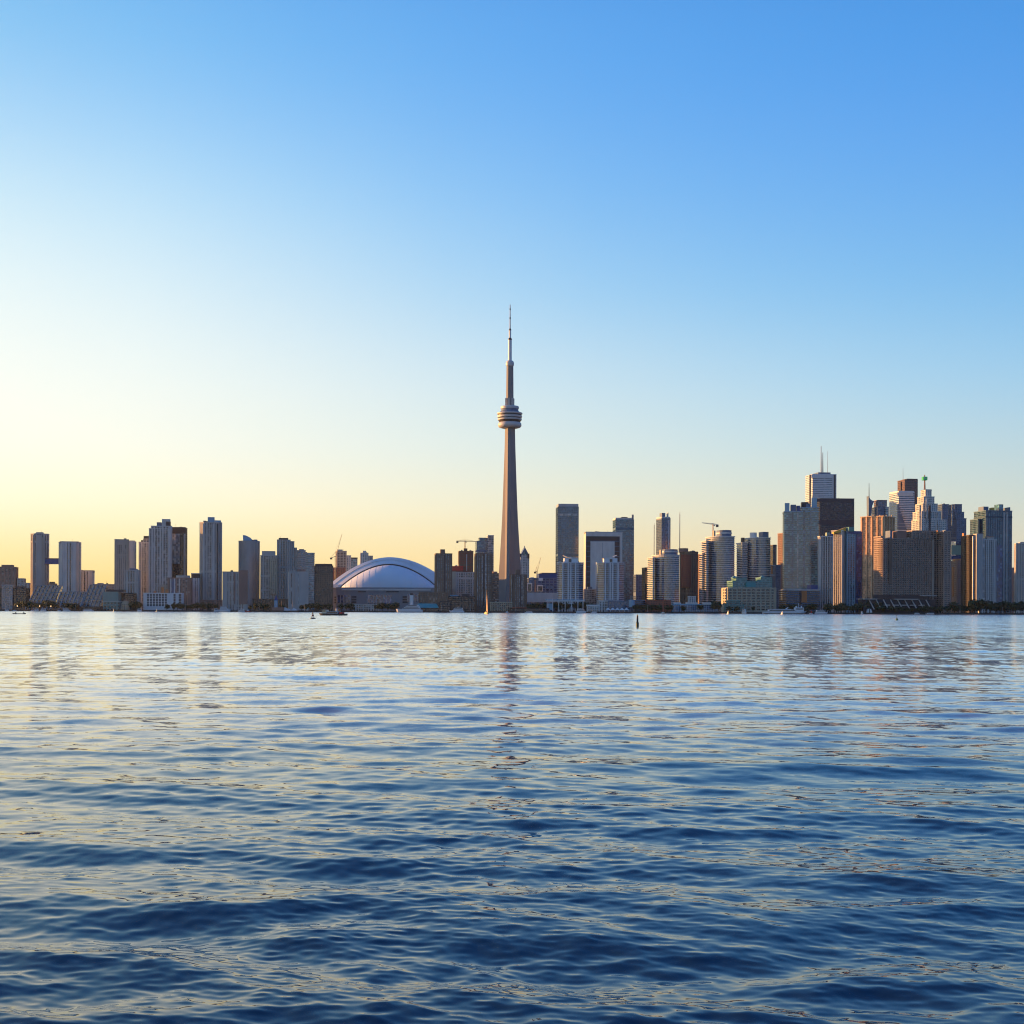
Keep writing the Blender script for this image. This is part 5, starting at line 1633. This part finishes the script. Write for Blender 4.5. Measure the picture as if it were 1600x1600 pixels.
# ------------------------------------------------------------------ lamps
LP = [(27, 'glowing street lamp nearest the western edge of the quay'), (45, 'glowing street lamp below the sloping terrace flats'), (62, 'glowing street lamp among the dark western trees'), (79.5, 'glowing street lamp nearest the lowest terrace flats')]
proto = None
for px, lab in LP:
    X, z = P(px, 947.5, 2156)
    if proto is None:
        t = thing('street_lamp', lab, 'street lamp', (X, 2156, GZ), 0, 'lit lamps on the western quay')
        q = MB()
        q.bar((0, 0, 0), (0, 0, z - GZ), .16, 8, r2=.1)
        q.obj('post', DSTEEL, t)
        q = MB()
        q.lathe([(.1, z - GZ), (.5, z - GZ + .2), (.5, z - GZ + .9), (.2, z - GZ + 1.3)], 12)
        q.obj('lantern', GLAMP, t, True)
        q = MB()
        q.lathe([(.85, z - GZ + 1.2), (.2, z - GZ + 1.8)], 12)
        q.obj('lamp_cap', DSTEEL, t)
        proto = t
    else:
        dup(proto, (X, 2156, GZ), 0, lab)


proto = None
for px in (8, 36, 72, 118, 150, 196, 226, 258, 290, 322, 405, 432, 476, 522, 560, 584, 690, 735, 778, 806, 864, 940, 1012, 1058, 1088, 1200, 1246, 1500, 1536, 1566):
    X = P(px, 950, 2155)[0]
    if proto is None:
        t = thing('lamp_post', 'slim unlit pale lamp post on the far quay', 'lamp post', (X, 2155, GZ), 0, 'unlit lamp posts along the far quay')
        q = MB()
        q.bar((0, 0, 0), (0, 0, 9.5), .16, 6, r2=.1)
        q.obj('post', PALE, t)
        q = MB()
        q.bar((-.8, 0, 9.4), (.8, 0, 9.6), .1, 6)
        q.obj('lamp_arm', PALE, t)
        proto = t
    else:
        dup(proto, (X, 2155, GZ))
# ------------------------------------------------------------------ boats
def hull(L, W, H, fore=.3, draft=.3, n=16, rake=.12):
    """Pointed hull along +x (bow), waterline at z=0."""
    q = MB()
    rings = []
    for k in range(n + 1):
        u = k / n
        x = -L / 2 + L * u
        if u > 1 - fore:
            t = (u - (1 - fore)) / fore
            hw = W / 2 * math.sqrt(max(0.0, 1 - t ** 1.8)) + .04
        else:
            hw = W / 2 * (0.86 + .14 * min(1, u * 3))
        sh = H * (1 + .28 * max(0, (u - .5) * 2) ** 2)
        dx_ = rake * L * max(0, (u - .7) / .3)
        rings.append([(x - dx_ * .4, -hw * .55, -draft), (x, -hw * .96, H * .3), (x + dx_ * .3, -hw, sh), (x + dx_ * .3, hw, sh), (x, hw * .96, H * .3), (x - dx_ * .4, hw * .55, -draft)])
    q.loft(rings)
    return q


HULLW = mat('boat_white', (.72, .72, .72), .35, vary=.06)
HULLB = mat('boat_black', (.015, .013, .013), .4)
WOOD = mat('varnished_wood', (.30, .13, .05), .4)
SAIL = mat('sail_cloth', (.62, .42, .25), .8)
WINB = mat('boat_glass', (.02, .025, .035), .1, ior=1.6, vary=.02)


def boat_at(name, label, cat, px, py, rz, group=None):
    D = min(water_depth(px, py), 2138.0)
    X = P(px, py, D)[0]
    return thing(name, label, cat, (X, D, 0), rz, group), D


def yacht(label, px, py, L, H, decks=2, rz=0.0, Y=None, mast=True):
    t, D = boat_at('motor_yacht', label, 'yacht', px, py, rz, 'white yachts along the far shore')
    if Y:
        t.location = (P(px, py, Y)[0], Y, 0)
    W = max(2.6, L * .22)
    hh = H * .30
    hull(L, W, hh, .38, .4).obj('hull', HULLW, t)
    z = hh * 1.02
    x0, x1 = -L * .42, L * .26
    dh = (H * .5) / decks
    for k in range(decks):
        q = MB()
        s = k * L * .055
        q.loft([[(x0 + s * .6, -W * .40, z), (x1 - s * 1.6 + dh * .8, -W * .36, z), (x1 - s * 1.6 + dh * .8, W * .36, z), (x0 + s * .6, W * .40, z)],
                [(x0 + s * .6, -W * .38, z + dh), (x1 - s * 1.6 - dh * .3, -W * .32, z + dh), (x1 - s * 1.6 - dh * .3, W * .32, z + dh), (x0 + s * .6, W * .38, z + dh)]])
        d = q.obj('cabin', HULLW, t)
        q = MB()
        q.box(x0 + s + L * .03, x1 - s * 1.6 - dh * .1, -W * .41, W * .41, z + dh * .38, z + dh * .74)
        q.obj('window', WINB, d)
        z += dh
    if mast:
        q = MB()
        q.bar((-L * .05, 0, z), (-L * .09, 0, z + H * .26), .14 + L * .004, 6)
        q.bar((-L * .1, -W * .2, z + H * .1), (-L * .1, W * .2, z + H * .1), .1 + L * .003, 6)
        q.obj('radar_mast', HULLW, t)
    return t


yacht('largest white yacht with three dark window bands, moored below the dome', 640, 957, 38, 14, 3, R(180))
yacht('white motor yacht moored before the boat house east of the teal shed', 714, 957, 22, 9, 2, R(178))
yacht('white yacht with a pointed cabin below the tall pale blue capped tower', 351, 955.4, 17, 10, 3, R(5))
yacht('small rounded white cruiser just west of the pointed cabin yacht', 338, 955.2, 7.5, 6, 1, R(30), mast=False)
yacht('white cruiser moored near the lowest terrace flats', 104, 954.4, 11, 5.5, 2, R(10))
yacht('small pale cruiser below the sloping terrace flats', 57, 954, 8, 4, 1, R(0), mast=False)
yacht('rounded pale cruiser between two street lamps on the western quay', 67.5, 954, 9, 4.6, 1, R(180), mast=False)
yacht('tiny pale launch nearest the western edge of the quay', 11, 953.8, 6, 3, 1, R(0), mast=False)
yacht('low grey canopied launch before the dim quay building', 138, 954.6, 16, 4.4, 1, R(0), mast=False)
yacht('pale launch moored west of the low white terraced flats', 218, 955, 6.5, 5, 1, R(180), mast=False)
yacht('small white cruiser close to the red launch by the low brick row', 377, 955.5, 10, 5.2, 2, R(180))
yacht('white two deck tour boat beside the pergola quay', 908, 957.8, 15, 8.5, 2, R(3), mast=False)
yacht('green white bow on cruiser before the beige warehouse', 1163, 958.6, 12, 9, 2, R(-70), mast=False)
yacht('grey white cruiser below the ribbed condo', 1283, 959.2, 19, 7.5, 2, R(4), mast=False)
yacht('tiny white launch before the hotel podium trees', 1433, 959.8, 8, 2.8, 1, R(0), mast=False)
yacht('tiny sunlit white launch beside the shell shelter', 1347, 959.6, 6, 5, 1, R(60), mast=False)
yacht('long low white boat east of the hotel podium launch', 1453, 959.8, 13, 2.8, 1, R(180), mast=False)
yacht('small white launch near the pale kiosk by the tents', 928, 957.9, 9, 3.0, 1, R(180), mast=False)
yacht('small pale launch under the red awning restaurant', 826, 957.6, 12, 3.4, 1, R(180), mast=False)

# big ferry
t, D = boat_at('passenger_ferry', 'large white passenger ferry with a high wheelhouse, moored beside the beige warehouse', 'ferry', 1225, 958.8, R(2))
hull(64, 12, 3.4, .16, .6).obj('hull', HULLW, t)
q = MB()
q.box(-24, 16, -5, 5, 3.6, 6.4)
o = q.obj('cabin', HULLW, t)
q = MB()
q.box(-23, 15, -5.2, 5.2, 4.4, 5.6)
q.obj('window', WINB, o)
q = MB()
q.box(-17, 10, -4.4, 4.4, 6.4, 7.2)
q.obj('upper_deck', STEEL, t)
q = MB()
q.box(16.2, 29, -5.2, 5.2, 3.6, 9.6)
o = q.obj('wheelhouse', HULLW, t)
q = MB()
q.box(17.4, 28, -5.5, 5.5, 6.6, 8.2)
q.obj('window', WINB, o)
for a in (18.5, 26.5):
    q = MB()
    q.lathe([(1.1, 9.6), (1.0, 11.8)], 12, 0, a, 0)
    q.obj('funnel', HULLW, t)
q = MB()
q.bar((22, 0, 9.6), (22, 0, 16), .3, 6)
q.obj('mast', HULLW, t)
q = MB()
q.bar((3, 0, 7.1), (6.5, 0, 10), 1.4, 6, r2=.4)
q.obj('lifeboat', HULLW, t)

# black working tug
t, D = boat_at('tug_boat', 'black hulled working boat with a sunlit white wheelhouse on the open water', 'tug boat', 520, 961.6, R(160))
s = D / F
hull(41 * s * 1.12, 4.6, 1.05, .22, .4).obj('hull', HULLB, t)
q = MB()
q.box(3.4, 6.1, -1.6, 1.6, 1.0, 3.2)
o = q.obj('wheelhouse', mat('boat_cream', (.75, .68, .5), .5), t)
q = MB()
q.box(3.9, 6.3, -1.7, 1.7, 2.2, 2.9)
q.obj('window', WINB, o)
q = MB()
q.box(-4.2, 3.2, -1.7, 1.7, 1.0, 2.3)
o = q.obj('cabin', mat('boat_grey', (.4, .42, .46), .5), t)
q = MB()
q.box(-3.8, 2.8, -1.8, 1.8, 1.5, 2.0)
q.obj('window', WINB, o)
q = MB()
q.lathe([(.55, 2.2), (.5, 3.9)], 12, 0, -2.4, 0)
q.obj('funnel', HULLW, t)
q = MB()
q.lathe([(.45, 2.2), (.42, 3.8)], 12, 0, -4.0, 0)
q.obj('funnel', ORANGE, t)
q = MB()
q.bar((4.2, 0, 3.2), (4.2, 0, 5.0), .09, 6)
q.obj('mast', DSTEEL, t)
q = MB()
q.box(-6.6, -4.6, -1.5, 1.5, .95, 1.9)
q.obj('winch_house', REDP, t)

# schooner moored by the quay
t, D = boat_at('schooner', 'dark hulled moored schooner with covered decks before the grey blank block', 'schooner', 448, 955.6, R(0))
hull(48, 7, 2.2, .2, .4).obj('hull', HULLB, t)
q = MB()
q.box(-22, -4, -3, 3, 2.2, 7)
q.obj('deck_house', PINK, t)
q = MB()
q.v = [(-4, -3, 2.2), (6, -3, 2.2), (6, 3, 2.2), (-4, 3, 2.2), (-3.4, 0, 7.4), (5, 0, 4)]
q.f = [(0, 1, 5, 4), (1, 2, 5), (2, 3, 4, 5), (3, 0, 4), (3, 2, 1, 0)]
q.m = [0] * 5
q.obj('tarpaulin', PALE, t)
q = MB()
q.v = [(7, -3, 2.2), (17, -3, 2.2), (17, 3, 2.2), (7, 3, 2.2), (10, 0, 6.4), (14, 0, 4.4)]
q.f = [(0, 1, 5, 4), (1, 2, 5), (2, 3, 4, 5), (3, 0, 4), (3, 2, 1, 0)]
q.m = [0] * 5
q.obj('tarpaulin', PALE, t)
for a in (-8, 9):
    q = MB()
    q.bar((a, 0, 2), (a, 0, 17), .22, 6, r2=.1)
    q.obj('mast', WOOD, t)
# red launch
t, D = boat_at('motor_launch', 'small red hulled launch by the low brick row', 'launch', 387, 955.6, R(180))
hull(8, 2.4, 1.4, .35).obj('hull', REDP, t)
q = MB()
q.box(-2, 1.2, -.9, .9, 1.4, 3.0)
q.obj('cabin', HULLW, t)
t, D = boat_at('motor_launch', 'tiny red sailed dinghy just east of the white ferry', 'dinghy', 1267, 959.3, R(120))
hull(6, 2, 1.0, .4).obj('hull', HULLW, t)
q = MB()
q.bar((0, 0, .8), (0, 0, 7), .09, 6)
q.obj('mast', WOOD, t)
q = MB()
q.v = [(-.1, -.04, 1.4), (-2.6, -.04, 1.4), (-.1, -.04, 6.6), (-.1, .04, 1.4), (-2.6, .04, 1.4), (-.1, .04, 6.6)]
q.f = [(0, 1, 2), (5, 4, 3), (0, 3, 4, 1), (1, 4, 5, 2), (2, 5, 3, 0)]
q.m = [0] * 5
q.obj('sail', REDP, t)


def sailboat(label, px, py, L, mh, rz, hm, sm, sail=True, furl=False):
    t, D = boat_at('sailing_boat', label, 'sailing boat', px, py, rz, 'sailing boats before the skyline')
    hull(L, L * .28, L * .11, .45, .3).obj('hull', hm, t)
    q = MB()
    z = L * .11
    q.box(-L * .22, L * .12, -L * .08, L * .08, z, z + L * .06)
    q.obj('cabin', hm, t)
    q = MB()
    q.bar((L * .08, 0, z), (L * .02, 0, z + mh), .13 + L * .005, 6, r2=.07)
    q.obj('mast', WOOD, t)
    q = MB()
    q.bar((L * .08, 0, z + L * .10), (-L * .36, 0, z + L * .11), .09, 6)
    q.obj('boom', WOOD, t)
    if sail:
        q = MB()
        a, b_, c = (L * .06, 0, z + L * .12), (-L * .34, .25, z + L * .13), (L * .02, 0, z + mh * .97)
        q.v = [a, b_, c, (a[0], .06, a[2]), (b_[0], .31, b_[2]), (c[0], .06, c[2])]
        q.f = [(0, 1, 2), (5, 4, 3), (0, 3, 4, 1), (1, 4, 5, 2), (2, 5, 3, 0)]
        q.m = [0] * 5
        q.obj('mainsail', sm, t)
        q = MB()
        a, b_, c = (L * .12, 0, z + L * .08), (L * .5, -.2, z + L * .04), (L * .05, 0, z + mh * .88)
        q.v = [a, b_, c, (a[0], .06, a[2]), (b_[0], -.14, b_[2]), (c[0], .06, c[2])]
        q.f = [(0, 2, 1), (3, 4, 5), (1, 4, 3, 0), (2, 5, 4, 1), (0, 3, 5, 2)]
        q.m = [0] * 5
        q.obj('jib_sail', sm, t)
    return t


sailboat('sunlit orange sailing boat with narrow tall sails before the speckled brown tower', 760.5, 959.6, 12, 20, R(-80), mat('boat_sunlit_amber', (.85, .62, .30), .5), SAIL)  # amber hull and tan sails hold the low sun's orange in their colour
sailboat('small sailing boat with a tall red sail below the lower curved condo', 1036, 958.4, 10, 38, R(-75), HULLW, mat('sail_red', (.22, .05, .035), .8))
sailboat('bare masted pale sailing boat below the first dark tree on the western quay', 23, 954, 9, 20, R(80), HULLW, SAIL, False)
sailboat('bare masted pale sailing boat between two glowing lamps on the western quay', 51, 954, 9, 18, R(80), HULLW, SAIL, False)
sailboat('bare masted pale sailing boat below the lowest terrace flats', 93, 954.3, 9, 17, R(80), HULLW, SAIL, False)
sailboat('bare masted white sailing boat below the foot of the great tower', 792.5, 957.4, 11, 22, R(80), HULLW, SAIL, False)

# tiny sunlit dinghies
for px, py, lab in ((1137.5, 959.8, 'tiny sunlit dinghy sail before the dark green glass pavilion'), (1222, 960.0, 'tiny sunlit launch under the side of the white ferry'), (244.5, 955.8, 'tiny pale dinghy before the low white terraced flats'), (177.5, 955.6, 'tiny pale dinghy before the pale green building')):
    t, D = boat_at('dinghy', lab, 'dinghy', px, py, R(-60))
    hull(4.2, 1.5, .6, .4).obj('hull', HULLW, t)
    q = MB()
    q.v = [(.4, -.04, .7), (-1.6, -.04, .7), (.4, -.04, 4.2), (.4, .04, .7), (-1.6, .04, .7), (.4, .04, 4.2)]
    q.f = [(0, 1, 2), (5, 4, 3), (0, 3, 4, 1), (1, 4, 5, 2), (2, 5, 3, 0)]
    q.m = [0] * 5
    q.obj('sail', HULLW, t)

# canoe and its two paddlers
t, D = boat_at('rowing_boat', 'long thin dark rowing boat carrying two people on the open water', 'rowing boat', 30, 959.6, R(0))
CX, CY = t.location.x, t.location.y
Lc = 21 * D / F
q = MB()
rings = []
for k in range(17):
    u = -1 + k / 8
    hw = .45 * math.sqrt(max(0, 1 - abs(u) ** 3)) + .03
    e = .30 * abs(u) ** 4
    x = u * Lc / 2
    rings.append([(x, -hw * .5, -.1 + e), (x, -hw, .42 + e), (x, -hw + .06, .44 + e), (x, hw - .06, .44 + e), (x, hw, .42 + e), (x, hw * .5, -.1 + e)])
q.loft(rings)
q.obj('hull', HULLB, t)
for a in (-2.3, 2.3):
    q = MB()
    q.box(a - .18, a + .18, -.38, .38, .40, .47)
    q.obj('thwart', WOOD, t)
PERS = mat('dark_clothing', (.03, .03, .04), .9)


def paddler(label, x, lean):
    me = bpy.data.meshes.new('person')
    V = [(0, 0, .52), (lean * .10, 0, .85), (lean * .2, 0, 1.10), (lean * .22, 0, 1.24), (lean * .24, 0, 1.40),
         (lean * .22, .20, 1.06), (lean * .48, .30, .86), (lean * .72, .34, .90),
         (lean * .22, -.20, 1.06), (lean * .50, -.30, .84), (lean * .74, -.34, .80),
         (lean * .42, .13, .60), (lean * .78, .12, .50), (lean * .42, -.13, .60), (lean * .78, -.12, .50), (lean * .25, 0, 1.50)]
    E = [(0, 1), (1, 2), (2, 3), (3, 4), (4, 15), (2, 5), (5, 6), (6, 7), (2, 8), (8, 9), (9, 10), (0, 11), (11, 12), (0, 13), (13, 14)]
    rad = [.17, .16, .15, .065, .11, .075, .055, .045, .075, .055, .045, .10, .075, .10, .075, .07]
    me.from_pydata(V, E, [])
    me.skin_vertices.new() if hasattr(me.skin_vertices, 'new') and not me.skin_vertices else None
    o = link('person', me)
    o.location = (CX + x, CY, 0)
    md = o.modifiers.new('skin', 'SKIN')
    if not me.skin_vertices:
        bpy.context.view_layer.objects.active = o
    for i, r_ in enumerate(rad):
        me.skin_vertices[0].data[i].radius = (r_, r_)
    me.skin_vertices[0].data[0].use_root = True
    sb_ = o.modifiers.new('subdiv', 'SUBSURF')
    sb_.levels = sb_.render_levels = 1
    me.materials.append(PERS)
    return tag(o, label, 'person', 'people in the rowing boat')


paddler('person in dark clothing rowing at the western end of the thin boat', -2.3, 1)
paddler('person in dark clothing rowing at the eastern end of the thin boat', 2.4, 1)

# buoys
t, D = boat_at('channel_buoy', 'dark bell buoy on a round float west of the black working boat', 'buoy', 488.7, 966.8, 0)
q = MB()
q.lathe([(.5, -.4), (1.0, -.1), (1.02, .22), (.9, .34), (.4, .38)], 24)
q.obj('float', HULLB, t, False)
q = MB()
for a in range(4):
    u = a * math.pi / 2 + .5
    q.bar((math.cos(u) * .5, math.sin(u) * .5, .3), (math.cos(u) * .16, math.sin(u) * .16, 1.75), .06, 6)
q.lathe([(.45, .9), (.36, 1.3)], 16)
q.obj('cage_frame', mat('buoy_red', (.10, .02, .02), .5), t)
q = MB()
q.lathe([(.18, 1.7), (.22, 1.85), (.22, 2.1), (.08, 2.25)], 14)
q.obj('lantern', HULLB, t)
t, D = boat_at('spar_buoy', 'tall dark spar buoy standing alone on the open water', 'buoy', 996, 980, 0)
q = MB()
q.lathe([(.20, -.4), (.26, 0), (.27, .75), (.20, .98)], 20)
q.obj('float', mat('buoy_green', (.02, .035, .012), .5), t, True)
q = MB()
q.lathe([(.19, .9), (.16, 2.1), (.13, 2.2)], 20)
q.obj('spar', HULLB, t, True)
q = MB()
q.lathe([(.10, 2.18), (.10, 2.32), (.04, 2.38)], 12)
q.obj('lantern', YELLOW, t)
t, D = boat_at('can_buoy', 'small green buoy with a thin topmark before the hotel trees', 'buoy', 1401.3, 969.4, 0)
q = MB()
q.lathe([(.25, -.3), (.42, 0), (.42, .55), (.3, .7)], 18)
q.obj('float', mat('buoy_green2', (.03, .12, .05), .5), t)
q = MB()
q.lathe([(.10, .68), (.07, 1.7), (.15, 1.75), (.15, 2.0)], 12)
q.obj('topmark', DARK, t)

# gulls far off over the water
for px, py, lab in ((188.5, 153.5, 'tiny gull high in the pale western sky'), (430, 712.4, 'tiny gull low over the western towers'), (1335.5, 413.5, 'tiny gull high over the financial towers')):
    Y = 700
    X, Z = P(px, py, Y)
    t = thing('gull', lab, 'bird', (X, Y, Z), R(20))
    q = MB()
    q.loft([[(x, math.cos(a) * r_, math.sin(a) * r_) for a in [k * 1.0472 for k in range(6)]] for x, r_ in ((-.28, .02), (-.15, .06), (.02, .085), (.16, .05), (.24, .045), (.30, .015))])
    for sg in (-1, 1):
        o = len(q.v)
        P3 = [(.08, .05 * sg, .03), (-.09, .05 * sg, .03), (.06, .32 * sg, .16), (-.08, .34 * sg, .15), (-.06, .66 * sg, .07), (-.10, .66 * sg, .06)]
        q.v += P3 + [(x, y, z - .02) for x, y, z in P3]
        q.f += [(o, o + 1, o + 3, o + 2), (o + 2, o + 3, o + 5, o + 4), (o + 8, o + 9, o + 7, o + 6), (o + 10, o + 11, o + 9, o + 8)]
        q.m += [0] * 4
    q.obj('body', mat('gull_grey', (.30, .30, .32), .8), t, True)

# ------------------------------------------------------------------ thin evening haze over the harbour
HAZE = 1.1e-5
if HAZE:
    q = MB()
    q.box(-4500, 4500, -4400, 4500, -5, 640)
    hz_ = bpy.data.materials.new('haze')
    hz_.use_nodes = True
    t = hz_.node_tree
    t.nodes.clear()
    o_ = node(t, 'ShaderNodeOutputMaterial')
    pv = node(t, 'ShaderNodeVolumePrincipled')
    pv.inputs['Color'].default_value = (.80, .90, 1.0, 1)
    pv.inputs['Density'].default_value = HAZE
    pv.inputs['Anisotropy'].default_value = 0.55
    t.links.new(pv.outputs[0], o_.inputs['Volume'])
    h = q.obj('haze', hz_)
    h['kind'] = 'stuff'
